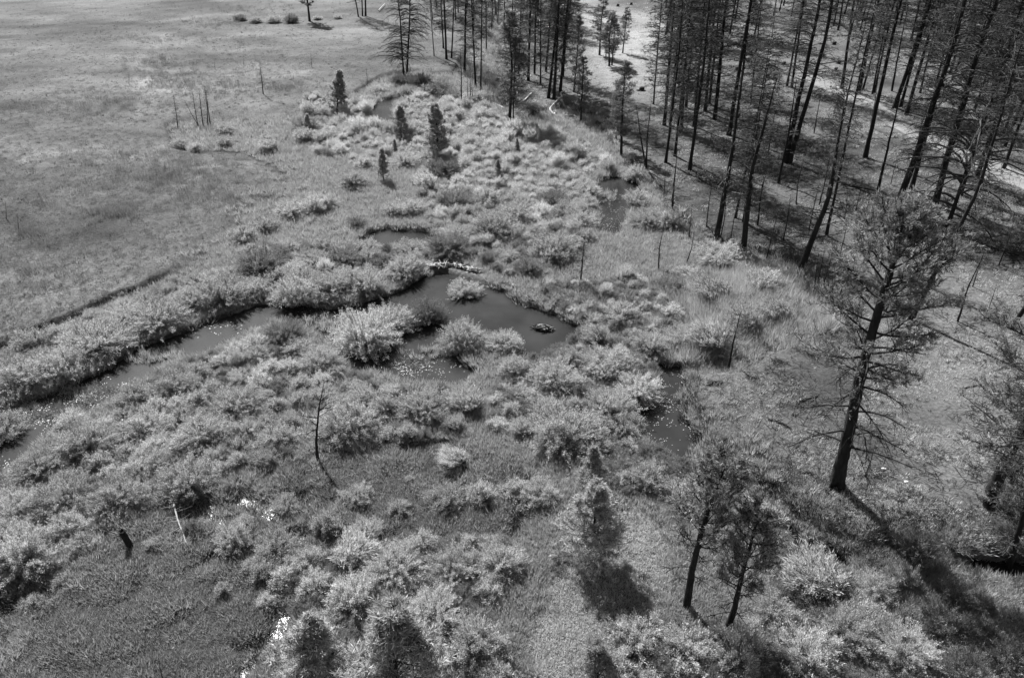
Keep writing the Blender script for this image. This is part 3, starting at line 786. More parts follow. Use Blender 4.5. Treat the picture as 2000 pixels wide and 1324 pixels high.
# ------------------------------------------------------------------ trees
def tree_parts(r, T, r0, cs, nb, Lmax, prof, e0, e1, ntw=6, ntl=3, twL=0.38, tuft_n=0, ndl=10, ndL=0.2, ndW=0.02, flare=1.5, tip=0.02, S=8, min_r=0.007, wig=0.06):
    """T trunk polyline (K,3). returns trunk, wood, needles builders (+ per-limb data)"""
    T = np.asarray(T, float); K = 18 if S < 9 else 56
    t0 = np.linspace(0, 1, len(T)); tt = np.linspace(0, 1, K)
    path = np.stack([np.interp(tt, t0, T[:, i]) for i in range(3)], 1)
    H = np.linalg.norm(T[-1] - T[0])
    wob = r.normal(size=(K, 2)) * 0.0013 * H * (18 / K); wob[0] = 0
    path[:, :2] += wob
    rad = r0 * (1 - tt) ** 0.85 + tip * (tt > 0); rad = np.maximum(rad, tip)
    rad *= 1 + (flare - 1) * np.exp(-tt * H / 0.35)
    tr = MB()
    p2 = path.copy(); p2[0, 2] -= 0.25
    tr.tubes(p2[None], rad[None], S)
    if S > 8:
        rn = tr.v[0].reshape(K, S, 3); rn += (rn - p2[:, None, :]) * r.normal(size=(K, S, 1)) * 0.07; rn[:2] += (rn[:2] - p2[:2, None, :]) * (0.7 * np.sin(np.arange(S) * 2.1)[None, :, None])
    wood = MB(); nd = MB()
    if nb:
        tb = cs + (0.985 - cs) * r.random(nb) ** 0.9
        az = r.random(nb) * 2 * math.pi
        L = Lmax * prof((tb - cs) / (1 - cs)) * (0.55 + 0.6 * r.random(nb)) + 0.05
        fi = tb * (K - 1); k0 = np.minimum(fi.astype(int), K - 2); fr = (fi - k0)[:, None]
        st = path[k0] * (1 - fr) + path[k0 + 1] * fr
        J = 6; u = np.linspace(0, 1, J)
        ea = (e0 + r.normal(size=nb) * 0.2)[:, None] * (1 - u)[None] + (e1 + r.normal(size=nb) * 0.25)[:, None] * u[None] + 0.0
        aza = az[:, None] + np.cumsum(r.normal(size=(nb, J)) * wig * 3, 1)
        step = (L / (J - 1))[:, None, None] * np.stack([np.cos(ea) * np.cos(aza), np.cos(ea) * np.sin(aza), np.sin(ea)], -1)
        B = st[:, None, :] + np.concatenate([np.zeros((nb, 1, 3)), np.cumsum(step[:, :-1], 1)], 1)
        rb = np.clip(0.022 * L, min_r * 1.2, 0.09)
        wood.tubes(B, rb[:, None] * (1 - 0.75 * u)[None] + 0.003, 4 if r0 > 0.3 else 3)
        n2 = nb * ntw
        bi = np.repeat(np.arange(nb), ntw); uu = 0.2 + 0.78 * r.random(n2)
        f = uu * (J - 1); k1 = np.minimum(f.astype(int), J - 2); fr = (f - k1)[:, None]
        sp = B[bi, k1] * (1 - fr) + B[bi, k1 + 1] * fr
        tg = B[bi, k1 + 1] - B[bi, k1]; tg /= np.linalg.norm(tg, axis=1, keepdims=True) + 1e-9
        side = np.cross(tg, [0, 0, 1.0]) * np.where(r.random(n2) < 0.5, 1, -1)[:, None]
        d = tg * 0.7 + side * 0.7 + r.normal(size=(n2, 3)) * 0.25
        d /= np.linalg.norm(d, axis=1, keepdims=True)
        tl = twL * L[bi] * (1.15 - 0.7 * uu) * (0.5 + 0.7 * r.random(n2)) + 0.06
        J2 = 4; u2 = np.linspace(0, 1, J2)[None, :, None]
        bend = np.array([0, 0, 1.0 if tuft_n else -0.5]) * 0.25
        TW = sp[:, None, :] + d[:, None, :] * u2 * tl[:, None, None] + bend * (u2 ** 2) * tl[:, None, None]
        TW[:, 1:] += r.normal(size=(n2, J2 - 1, 3)) * 0.04 * tl[:, None, None]
        wood.tubes(TW, np.full((n2, 1), min_r) * np.linspace(1, 0.5, J2)[None], 3)
        if ntl:
            n3 = n2 * ntl
            wi = np.repeat(np.arange(n2), ntl); j = r.integers(1, J2, n3)
            s3 = TW[wi, j]; d3 = d[wi] * 0.6 + r.normal(size=(n3, 3)) * 0.6
            d3 /= np.linalg.norm(d3, axis=1, keepdims=True)
            l3 = tl[wi] * (0.25 + 0.3 * r.random(n3)) + 0.03
            wood.tubes(np.stack([s3, s3 + d3 * l3[:, None]], 1), np.full((n3, 1), min_r) * np.array([[0.8, 0.45]]), 3)
            ends = s3 + d3 * l3[:, None]; ed = d3
        else:
            ends = TW[:, -1]; ed = d
        if tuft_n:
            pick = r.random(len(ends)) < tuft_n
            ce = np.repeat(ends[pick], ndl, 0); de = np.repeat(ed[pick], ndl, 0)
            dn = de * 0.75 + np.array([0, 0, 0.25]) + r.normal(size=ce.shape) * 0.55
            ce = ce - de * (r.random(len(ce)) * 0.25)[:, None]
            nd.leaves(ce, dn, ndL * (0.7 + 0.5 * r.random(len(ce))), ndW, r)
    return tr, wood, nd

cone = lambda t: (1 - t) ** 0.8 + 0.08
col_ = lambda t: 0.55 + 0.45 * np.sin(np.clip(t, 0, 1) * math.pi * 0.9) * (1 - 0.5 * t)
dome = lambda t: np.sqrt(np.clip(1 - (1.6 * t - 0.55) ** 2, 0.05, 1))
oval = lambda t: 0.25 + 0.75 * np.sin(np.clip(t * 0.9 + 0.12, 0, 1) * math.pi)

KIND = {}
rtree = np.random.default_rng(77)
def addkind(key, name, H, r0, barkm, woodm, ndm, **kw):
    T = np.array([[0, 0, 0], [rtree.normal() * 0.02 * H, rtree.normal() * 0.02 * H, H * 0.5], [0, 0, H]])
    tr, wd, nd = tree_parts(rtree, T, r0, **kw)
    KIND.setdefault(key, []).append((H, r0, tr.mesh('trunk', barkm, True), wd.mesh('branches', woodm) if wd.n else None, nd.mesh('needles', ndm) if nd.n else None, name))
for i in range(5):   # tall burnt conifers with dense dead branches
    addkind('T', 'burnt_conifer', 22, 0.27, M_CHAR, M_DEAD, M_NEEDLE_D, cs=0.06 + 0.05 * (i % 3), nb=190, Lmax=2.6, prof=col_, e0=0.15 if i % 2 else 0.35, e1=-0.5, ntw=7, ntl=3, min_r=0.012)
for i in range(3):   # the same with scorched needles left in the crown
    addkind('C', 'burnt_conifer', 21, 0.25, M_CHAR, M_DEAD, M_NEEDLE_D, cs=0.12, nb=180, Lmax=2.4, prof=col_, e0=0.25, e1=-0.35, ntw=7, ntl=3, min_r=0.012, tuft_n=0.22, ndl=6, ndL=0.24, ndW=0.045)
for i in range(3):   # tall poles with few branches low down
    addkind('P', 'burnt_pole_tree', 20, 0.22, M_CHAR, M_DEAD, M_NEEDLE_D, cs=0.3, nb=120, Lmax=1.7, prof=col_, e0=0.2, e1=-0.4, ntw=6, ntl=3, min_r=0.012)
for i in range(3):   # broad, drooping
    addkind('D', 'drooping_burnt_tree', 16, 0.26, M_CHAR, M_DEAD, M_NEEDLE_D, cs=0.08, nb=120, Lmax=4.2, prof=lambda t: (1 - t) ** 0.6 + 0.1, e0=0.35, e1=-0.9, ntw=9, ntl=3, min_r=0.011)
for i in range(3):   # thin-crowned living trees
    addkind('N', 'thin_pine', 10, 0.13, M_BARK, M_DEAD, M_NEEDLE, cs=0.22, nb=110, Lmax=1.35, prof=oval, e0=0.3, e1=0.2, ntw=6, ntl=2, min_r=0.008, tuft_n=0.8, ndl=12, ndL=0.22, ndW=0.035)
for i in range(3):   # small bushy pines
    addkind('G', 'young_pine', 4.5, 0.08, M_BARK, M_DEAD, M_NEEDLE_L, cs=0.1, nb=110, Lmax=1.5, prof=lambda t: np.clip(1.05 - t, 0.06, 0.75), e0=0.35, e1=0.75, ntw=6, ntl=2, min_r=0.007, tuft_n=0.95, ndl=15, ndL=0.2, ndW=0.03, flare=1.1)
for i in range(2):   # young pines close by, finer needles
    addkind('Y', 'young_pine', 5, 0.08, M_BARK, M_DEAD, M_NEEDLE_L, cs=0.08, nb=105, Lmax=1.75, prof=lambda t: np.clip(1.05 - t, 0.06, 0.85) ** 0.9, e0=0.25, e1=0.65, ntw=9, ntl=2, min_r=0.007, tuft_n=1.0, ndl=17, ndL=0.18, ndW=0.021, flare=1.1)
for i in range(4):   # dead saplings
    addkind('S', 'dead_sapling', 5, 0.055, M_CHAR, M_DEAD, M_NEEDLE_D, cs=0.15, nb=34, Lmax=0.6, prof=lambda t: 1 - 0.6 * t, e0=0.4, e1=0.0, ntw=3, ntl=0, min_r=0.008, flare=1.1, tip=0.012)
for i in range(3):   # bare snags with scraggy limbs
    addkind('B', 'bare_snag', 7, 0.11, M_CHAR, M_DEAD, M_NEEDLE_D, cs=0.2, nb=60, Lmax=1.3, prof=lambda t: 1 - 0.7 * t, e0=0.3, e1=-0.3, ntw=5, ntl=2, min_r=0.009, flare=1.2, tip=0.015)

# base x y | a point higher up the trunk x y (or its top when no height is given) | kind | height | stoutness
TREES = """
605 42 602 0 N 11 1.6; 700 33 695 0 T 18 1; 708 32 707 0 T 20 1; 714 32 715 0 P 20 1.5;
788 142 775 0 D 15 1.15; 794 140 798 0 D 16 1.25; 848 110 843 0 P 15 0.8; 872 116 866 0 T 22 1.2; 882 114 888 0 P 22 1; 866 95 862 0 C 20 1;
907 142 907 0 T 22 1.3; 929 172 925 20 T 20 1.1; 939 176 941 0 P 21 0.9; 901 205 899 95 S 0 1; 914 200 913 150 S 0 1; 919 200 918 128 S 0 1.1; 924 200 923 140 S 0 1;
995 232 994 60 N 12 1.1; 1002 236 1004 60 C 16 0.8; 1012 150 1016 0 C 20 1.1; 1032 158 1040 0 P 24 1.5; 1044 145 1048 0 S 12 1; 1056 167 1060 0 C 20 .9; 1066 142 1074 0 T 20 1.2;
1071 192 1086 0 T 23 1.35; 1082 194 1092 0 C 24 1.4; 1094 179 1106 0 T 24 1.3; 1099 150 1110 0 C 22 1.2; 1121 180 1131 50 N 9 .8; 1134 238 1140 112 N 0 1.1;
960 60 961 0 T 18 1; 972 48 973 0 P 18 1; 985 82 987 0 T 18 .9; 950 100 951 0 C 19 .9; 1000 50 1003 0 T 18 1; 1020 42 1024 0 C 18 1; 925 60 925 0 T 18 1; 1045 60 1052 0 C 18 1; 1080 70 1088 0 T 18 1; 1108 60 1115 0 C 16 1; 890 40 889 0 C 17 1; 845 40 843 0 T 15 1;
1171 108 1180 -10 N 0 1.4; 1183 113 1189 40 N 0 1; 1190 130 1197 24 N 0 1.8; 1195 128 1200 30 N 0 1.3; 1216 104 1226 14 N 0 1.2;
1213 310 1222 120 N 0 1.15; 1203 270 1208 165 N 0 .9; 1263 332 1243 205 B 0 .9; 1262 333 1272 195 S 0 1.2; 1276 204 1294 0 C 15 1;
1297 245 1316 0 T 22 1.4; 1309 245 1330 0 C 22 1.2; 1300 318 1325 60 T 19 1.1; 1318 305 1345 40 C 19 1.15; 1347 332 1375 60 T 20 1.3; 1330 258 1350 0 T 21 1.3; 1355 248 1375 0 C 21 1.2; 1340 210 1358 0 T 21 1.2;
1377 217 1396 0 T 22 1.4; 1385 203 1402 0 C 22 1.2; 1396 234 1424 0 T 23 1.6; 1423 264 1468 0 P 25 1.75; 1440 232 1470 0 T 22 1.2; 1466 198 1490 0 C 16 .9; 1325 180 1338 0 C 20 1;
1313 420 1322 300 B 0 1.2; 1296 392 1300 320 S 0 1; 1401 452 1440 190 B 13 1; 1407 462 1420 370 S 0 .8; 1436 426 1480 200 T 16 .9; 1451 434 1490 200 C 14 .8; 1455 474 1500 240 B 13 1.1; 1489 368 1502 300 S 0 .8; 1520 358 1545 220 S 9 1;
1286 532 1297 438 S 0 1.4; 1339 519 1356 450 S 0 1.5; 1133 560 1142 458 B 0 1; 1420 733 1446 606 B 0 1.1;
1510 38 1516 0 P 20 1; 1522 24 1527 0 T 20 1; 1545 32 1551 0 P 20 1; 1530 12 1533 0 T 20 1; 1537 168 1565 0 T 22 1; 1546 172 1575 0 T 22 1.1; 1533 318 1585 60 T 23 1.8; 1541 318 1596 60 P 24 1.8;
1628 52 1638 0 T 20 1; 1637 60 1652 0 P 22 1.4; 1644 174 1680 0 P 24 1.5; 1660 70 1678 0 T 20 1; 1677 182 1715 0 P 24 1.6; 1685 176 1730 0 P 23 1; 1704 185 1738 0 T 20 .9; 1680 60 1696 0 T 20 1; 1707 183 1750 0 T 20 1.1;
1747 212 1810 0 T 24 1.8; 1758 210 1818 0 P 24 1.3; 1770 224 1835 0 T 24 1.4; 1797 182 1845 0 P 22 1.1; 1730 60 1750 0 T 22 1.3; 1690 308 1765 0 P 25 1.7; 1617 384 1670 150 C 16 1.2; 1742 178 1765 60 S 10 1;
1980 242 2040 60 T 20 1.3; 1757 394 1850 80 T 24 1.9; 1780 370 1840 150 C 20 1.5; 1825 402 1930 80 T 24 1.8; 1850 442 1960 150 D 19 1.1; 1875 380 1965 100 C 21 1.4; 1905 352 1990 100 T 22 1.5; 1715 370 1740 260 S 9 1.1; 1740 360 1755 300 S 0 .9;
1562 524 1612 345 B 12 1.25; 1345 470 1352 400 S 0 1; 1380 440 1392 350 S 0 1; 1425 480 1440 400 S 0 .9; 1500 490 1520 410 S 0 1; 1530 470 1545 380 S 0 1; 1580 450 1600 360 S 0 1; 1640 500 1655 430 S 0 1; 1600 400 1622 300 B 0 .8; 1710 480 1730 400 S 0 1; 1480 440 1495 330 B 0 .8; 1555 400 1570 310 S 0 1; 1600 545 1612 480 S 0 .9; 1640 580 1655 520 S 0 .9; 1900 560 1925 480 S 0 1; 1950 520 1980 430 S 0 1.1; 1860 500 1880 430 S 0 1; 1460 350 1475 260 S 0 1; 1500 300 1515 200 S 0 1; 1590 260 1605 170 S 0 1; 1640 340 1655 260 S 0 1; 1700 250 1715 160 S 0 1; 1790 300 1815 200 B 0 .8; 1614 460 1668 200 P 20 1.05; 1650 428 1656 365 S 0 .9; 1672 412 1684 350 S 0 .9; 1688 436 1706 365 S 0 1; 1725 420 1735 370 S 0 .8;
1589 573 1600 490 S 0 1; 1604 571 1628 488 S 0 1.2; 1618 602 1644 510 B 0 .8; 1612 606 1622 540 S 0 1.1; 1871 628 1922 500 S 0 1.4; 1925 618 1948 552 S 0 1; 1977 642 2010 580 B 8 .9;
1780 622 1858 420 P 18 1.5; 1840 330 1900 130 C 20 1.2; 1930 300 1990 120 T 20 1.3; 1960 330 2030 120 C 20 1.2;
12 428 10 394 S 0 2; 36 453 34 416 S 0 1.8; 252 166 251 142 S 0 2; 420 136 419 118 S 0 2; 476 127 475 112 S 0 2; 514 184 507 120 B 0 .9; 609 131 606 103 S 0 1.3; 573 160 572 140 S 0 .8; 719 175 715 130 S 0 1;
348 254 338 186 B 0 .7; 387 249 376 180 S 0 1; 397 249 389 174 S 0 1.1; 406 248 399 170 S 0 1.1; 411 246 402 176 S 0 1.4; 388 247 360 196 S 0 1;
658 224 663 138 G 0 1; 749 356 745 290 G 0 .8; 784 274 781 206 G 0 1; 853 308 848 204 G 0 1.3; 975 358 972 312 G 0 .8; 1010 300 1010 270 G 0 .8; 600 262 600 222 G 0 1; 770 300 770 272 G 0 1;
1155 1095 1166 940 Y 0 1.3; 1152 962 1160 872 G 0 1; 1165 1400 1166 1255 Y 0 1; 612 1420 604 1215 Y 0 1; 768 1440 768 1188 Y 0 1.2; 315 1370 308 1285 S 0 .9;
1690 930 1710 860 S 0 .8; 1990 1075 2060 800 C 14 1.3
"""
RW = {'Y': ('bushy young pine', 'tree'), 'T': ('burnt conifer with dense twigs', 'tree'), 'C': ('burnt conifer with scorched crown', 'tree'), 'P': ('tall blackened trunk, bare below', 'tree'),
      'D': ('burnt tree with long drooping bare branches', 'tree'), 'N': ('slender pine with thin foliage', 'tree'), 'G': ('small bushy young pine', 'tree'),
      'S': ('thin dead sapling', 'sapling'), 'B': ('bare snag with scraggy branches', 'snag')}
def tree_region(px, py):
    if px < 740:
        if py < 60: return 'at the far meadow edge'
        if py < 200 and px > 240: return 'out in the far meadow'
        if py < 260 and px > 330 and px < 430: return 'in the burnt clump on the meadow'
        if py < 380 and px > 560: return 'by the upper marsh'
        if py < 500: return 'in the left meadow'
        return 'at the bottom edge'
    if py > 1300: return 'at the bottom edge'
    if px < 1160:
        if py < 100: return 'behind the middle grove'
        if py < 165: return 'in the middle grove'
        if py < 250: return 'fronting the middle grove'
        if py < 400: return 'in the upper marsh'
        if py < 700: return 'in the marsh right of the pond'
        return 'in the right foreground'
    if px < 1262 and py < 400: return 'in the clearing'
    if px < 1480:
        if py < 230: return 'at the right grove rear'
        if py < 350: return 'at the right forest left end'
        if py < 480: return 'fronting the right forest'
        if py < 800: return 'on the sedge flat right of the pond'
        return 'in the right foreground'
    if py < 130: return 'at the right forest rear'
    if py < 250: return 'beyond the forest track'
    if py < 340: return 'beside the forest track'
    if py < 460: return 'in the near right forest'
    if py < 660: return 'on the slope around the big pine'
    return 'in the lower right corner'

tl_ = []
for tok in TREES.replace('\n', ' ').split(';'):
    f = tok.split()
    if len(f) < 7: continue
    tl_.append([float(f[0]), float(f[1]), float(f[2]), float(f[3]), f[4], float(f[5]), float(f[6])])
# the rest of the dense burnt stand
rt2 = np.random.default_rng(99)
FSTAND = [([(1470, -12), (2080, -12), (2120, 160), (1900, 150), (1820, 120), (1700, 45), (1480, 8)], 74, 4.2),
          ([(1800, 120), (2120, 120), (2150, 330), (1960, 300), (1850, 215)], 26, 3.6),
          ([(2020, 330), (2200, 330), (2250, 520), (2060, 480)], 6, 5.0),
          ([(800, -12), (1120, -12), (1110, 60), (880, 60)], 18, 6.0),
          ([(1300, 5), (1480, 5), (1470, 190), (1340, 190), (1300, 100)], 20, 3.2)]
pl_ = [(float(P0(t[0], t[1])[0]), float(P0(t[0], t[1])[1])) for t in tl_]
for pp, n, dmin in FSTAND:
    c = 0; tries = 0; wp = poly_w(pp); lo = wp.min(0); hi = wp.max(0)
    while c < n and tries < 4000:
        tries += 1
        q = lo + rt2.random(2) * (hi - lo)
        if sdist(q[:1], q[1:], wp)[0] <= 0: continue
        if min(math.hypot(q[0] - a, q[1] - b) for a, b in pl_) < dmin * (0.5 if tries > 1500 else 1): continue
        pl_.append((q[0], q[1])); c += 1
        a, b = to_px(q[0], q[1]); tl_.append([float(a), float(b), None, None, 'TCTCP'[rt2.integers(0, 5)], 19 + 5 * rt2.random(), 0.9 + 0.5 * rt2.random()])
print('TREES', len(tl_))
bk = {}
for t in tl_:
    bk.setdefault((t[4], tree_region(t[0], t[1])), []).append(t)
for key, L_ in bk.items():
    L_.sort(key=lambda t: t[0])
    for i, t in enumerate(L_):
        t.append('%s %s' % (RW[key[0]][0], key[1]) + (', ' + ORD[i] if len(L_) > 1 else ''))

def up_vec(x, y, z, tx, ty):
    """trunk point seen at (tx,ty), at the same distance forward as the base"""
    dx, dy, dz = ray(tx, ty); t = y / float(dy)
    return Vector((float(dx) * t - x, 0, CH + float(dz) * t - z))

def add_prop_parent(e, parts):
    for nm, me, kd in parts:
        if me is None: continue
        o = link(nm, me, e)
        if kd: o['kind'] = 'stuff'

rk = np.random.default_rng(55)
GRP = {'Y': 'young pines', 'T': 'tall burnt conifers', 'C': 'tall burnt conifers with scorched crowns', 'P': 'tall blackened trunks', 'D': 'drooping burnt trees', 'N': 'thin pines', 'G': 'young pines', 'S': 'dead saplings', 'B': 'bare snags'}
for t in tl_:
    bx_, by_, tx_, ty_, kd, H, th, lab = t
    x, y, z = PG(np.array([bx_]), np.array([by_])); x, y, z = float(x[0]), float(y[0]), float(z[0])
    if tx_ is None:
        v = Vector((rk.normal() * 0.03, rk.normal() * 0.02, 1)).normalized() * H
    else:
        v = up_vec(x, y, z, tx_, ty_)
        if v.z < 0.3: v = Vector((0, 0, 0.5))
        if H > 0: v = v * (H / v.z)
        v.y = rk.normal() * 0.012 * v.length
    var = KIND[kd]; vH, vr, tm, wmh, nm_, name = var[rk.integers(0, len(var))]
    e = link(name, None, loc=(x, y, z - 0.03))
    tag(e, lab, RW[kd][1], GRP[kd])
    k = v.length / vH
    q = Vector((0, 0, 1)).rotation_difference(v.normalized())
    e.rotation_mode = 'QUATERNION'
    e.rotation_quaternion = q @ Euler((0, 0, rk.random() * 6.28)).to_quaternion()
    e.scale = (k * (0.55 + 0.45 * th) if kd in 'GNSBY' else 0.6 * k + 0.4,) * 2 + (k,)
    tk = link('trunk', tm, e)
    if kd in 'TCPD': tk.scale = (0.46 * th, 0.46 * th, 1)
    if wmh: link('branches', wmh, e, kind='stuff')
    if nm_: link('needles', nm_, e, kind='stuff')

# --- the big foreground pine and the two leaning ones: each built on its own trunk line
def trunk_line(pts):
    x, y, z = PG(np.array([pts[0][0]]), np.array([pts[0][1]])); x, y, z = float(x[0]), float(y[0]), float(z[0])
    out = [(0.0, 0.0, 0.0)]
    for (a, b) in pts[1:]:
        v = up_vec(x, y, z, a, b); out.append((v.x, 0.0, v.z))
    return (x, y, z), np.array(out)

def hero(name, label, pts, r0, seed, **kw):
    r = np.random.default_rng(seed)
    loc, T = trunk_line(pts)
    e = link(name, None, loc=(loc[0], loc[1], loc[2] - 0.05)); tag(e, label, 'tree')
    print(name, 'height', T[-1], loc)
    tr, wd, nd = tree_parts(r, T, r0, **kw)
    link('trunk', tr.mesh('trunk', M_CHAR, True), e)
    return e, T, r, wd, nd, tr

e, T, r, wd, nd, tr = hero('pine_tree', 'big leaning pine with dark trunk and open crown casting a trunk shadow toward the creek',
    [(1633, 948), (1656, 850), (1688, 705), (1722, 585), (1752, 490), (1768, 425)], 0.26, 501,
    cs=0.2, nb=0, Lmax=1, prof=cone, e0=0, e1=0, flare=1.35, tip=0.03, S=12)
# limbs: each one an object with its own wood, needles joined per limb
def limb(e, r, T, t, az, L, e0, e1, dens, rad, ntw=16, ntl=4, ndl=10, nw=0.026):
    t0 = np.linspace(0, 1, len(T)); st = np.array([np.interp(t, t0, T[:, i]) for i in range(3)])
    J = 8; u = np.linspace(0, 1, J)
    ea = e0 * (1 - u) + e1 * u + r.normal(size=J) * 0.08
    aza = az + np.cumsum(r.normal(size=J) * 0.09)
    stp = (L / (J - 1)) * np.stack([np.cos(ea) * np.cos(aza), np.cos(ea) * np.sin(aza), np.sin(ea)], -1)
    B = st + np.concatenate([np.zeros((1, 3)), np.cumsum(stp[:-1], 0)])
    w = MB(); w.tubes(B[None], (rad * (1 - 0.8 * u) + 0.006)[None], 6)
    n2 = ntw; uu = 0.22 + 0.76 * r.random(n2); f = uu * (J - 1); k1 = np.minimum(f.astype(int), J - 2); fr = (f - k1)[:, None]
    sp = B[k1] * (1 - fr) + B[k1 + 1] * fr; tg = B[k1 + 1] - B[k1]; tg /= np.linalg.norm(tg, axis=1, keepdims=True)
    side = np.cross(tg, [0, 0, 1.0]) * np.where(r.random(n2) < 0.5, 1, -1)[:, None]
    d = tg * 0.75 + side * 0.6 + r.normal(size=(n2, 3)) * 0.3; d /= np.linalg.norm(d, axis=1, keepdims=True)
    tl = (0.42 * L * (1.1 - 0.75 * uu) + 0.15) * (0.6 + 0.6 * r.random(n2))
    J2 = 5; u2 = np.linspace(0, 1, J2)[None, :, None]
    bend = np.array([0, 0, 0.35 if dens > 0.2 else -0.3])
    TW = sp[:, None, :] + d[:, None, :] * u2 * tl[:, None, None] + bend * u2 ** 2 * tl[:, None, None]
    TW[:, 1:] += r.normal(size=(n2, J2 - 1, 3)) * 0.05 * tl[:, None, None]
    w.tubes(TW, np.linspace(0.016, 0.007, J2)[None] * np.ones((n2, 1)), 3)
    n3 = n2 * ntl; wi = np.repeat(np.arange(n2), ntl); j = r.integers(1, J2, n3)
    s3 = TW[wi, j]; d3 = d[wi] * 0.7 + r.normal(size=(n3, 3)) * 0.6; d3 /= np.linalg.norm(d3, axis=1, keepdims=True)
    l3 = (0.12 + 0.3 * r.random(n3)) * (0.5 + 0.15 * L)
    w.tubes(np.stack([s3, s3 + d3 * l3[:, None] * 0.5 + 0.02 * r.normal(size=(n3, 3)), s3 + d3 * l3[:, None]], 1), np.full((n3, 1), 1.0) * np.array([[0.008, 0.006, 0.004]]), 3)
    lo = link('limb', w.mesh('limb', M_BARK), e)
    pk = r.random(n3) < dens
    if pk.any():
        ends = (s3 + d3 * l3[:, None])[pk]; dd = d3[pk]
        c = np.repeat(ends, ndl, 0); de = np.repeat(dd, ndl, 0)
        dn = de * 0.7 + np.array([0, 0, 0.3]) + r.normal(size=c.shape) * 0.5
        c = c - de * (r.random(len(c)) * 0.28)[:, None]
        n = MB(); n.leaves(c, dn, 0.2 * (0.7 + 0.5 * r.random(len(c))), nw, r)
        link('needles', n.mesh('needles', M_NEEDLE), lo, kind='stuff')
    return lo
# dead lower limbs, then living ones
for i in range(22):
    t = 0.16 + 0.30 * i / 22
    limb(e, r, T, t, i * 2.399 + r.normal() * 0.3, 1.5 + 1.5 * r.random(), 0.1, -0.6 if i % 3 else -0.2, 0.08 + 0.12 * (i > 14), 0.045, 12, 4)
for i in range(44):
    q = i / 44; t = 0.36 + 0.63 * q
    L = (2.5 * math.sin(math.pi * min(1, 0.38 + 0.60 * q)) + 0.3) * (0.75 + 0.5 * r.random())
    limb(e, r, T, t, i * 2.399 + r.normal() * 0.3, L, 0.15 + 0.8 * q, 0.45 + 0.75 * q, 0.55 - 0.1 * q, 0.05 - 0.02 * q, 15, 4, 26)

for (nm, lab, pts, r0, seed, n1, n2_, Lm) in (
    ('leaning_pine', 'taller leaning young pine with forked shadow at its foot, left of its twin', [(1340, 1188), (1352, 1110), (1372, 1030), (1396, 960), (1420, 900)], 0.15, 601, 9, 34, 1.25),
    ('leaning_pine', 'shorter leaning pine, right of its twin in the lower right foreground', [(1420, 1232), (1436, 1180), (1452, 1110), (1470, 1050), (1482, 995)], 0.12, 602, 8, 26, 1.0)):
    e, T, r, wd, nd, tr = hero(nm, lab, pts, r0, seed, cs=0.2, nb=0, Lmax=1, prof=cone, e0=0, e1=0, flare=1.15, tip=0.015, S=8)
    e['group'] = 'leaning pines in the right foreground'
    for i in range(n1):
        limb(e, r, T, 0.16 + 0.25 * i / n1, i * 2.4 + r.random(), 0.5 + 0.6 * r.random(), 0.2, -0.1, 0.0, 0.016, 6, 2)
    for i in range(n2_):
        q = i / n2_; L = Lm * (math.sin(math.pi * min(1, 0.3 + 0.62 * q)) + 0.2) * (0.75 + 0.5 * r.random())
        limb(e, r, T, 0.36 + 0.63 * q, i * 2.4 + r.random(), L, 0.45, 1.25, 0.8, 0.02, 9, 3, 18)

# right-edge burnt pine leaning out of frame
e, T, r, wd, nd, tr = hero('leaning_burnt_pine', 'thick black leaning trunk cut off by the right picture edge, pale leafy twigs above',
    [(1930, 980), (1962, 905), (1996, 840), (2040, 740), (2080, 640)], 0.26, 701, cs=0.2, nb=0, Lmax=1, prof=cone, e0=0, e1=0, flare=1.1, tip=0.03, S=10)
for i in range(30):
    q = i / 30
    limb(e, r, T, 0.3 + 0.68 * q, i * 2.4 + r.random(), 1.4 + 1.6 * r.random(), 0.2, 0.3, 0.8 if q > .2 else 0.15, 0.03, 14, 4, 14)

# the pale dead snag in the left marsh
e, T, r, wd, nd, tr = hero('dead_snag', 'dark twisted snag with two pale side branches standing in the marsh thicket',
    [(620, 900), (617, 860), (620, 830), (623, 790), (633, 745)], 0.065, 801, cs=0.2, nb=0, Lmax=1, prof=cone, e0=0, e1=0, flare=1.5, tip=0.012, S=8)
e['category'] = 'snag'
for i, (t, a, L) in enumerate([(0.62, 0.2, 0.8), (0.55, 3.0, 0.6), (0.68, 0.4, 0.5), (0.5, 2.6, 0.4), (0.75, 1.2, 0.35), (0.45, 4.4, 0.7), (0.35, 5.4, 0.5), (0.6, 3.6, 0.6), (0.7, 6.0, 0.5), (0.8, 2.2, 0.4)]):
    lo_ = limb(e, r, T, t, a, L * 1.3, 0.4, 0.3, 0.0, 0.028, 6, 2)
    if i < 2: lo_.data.materials[0] = M_PALEWOOD

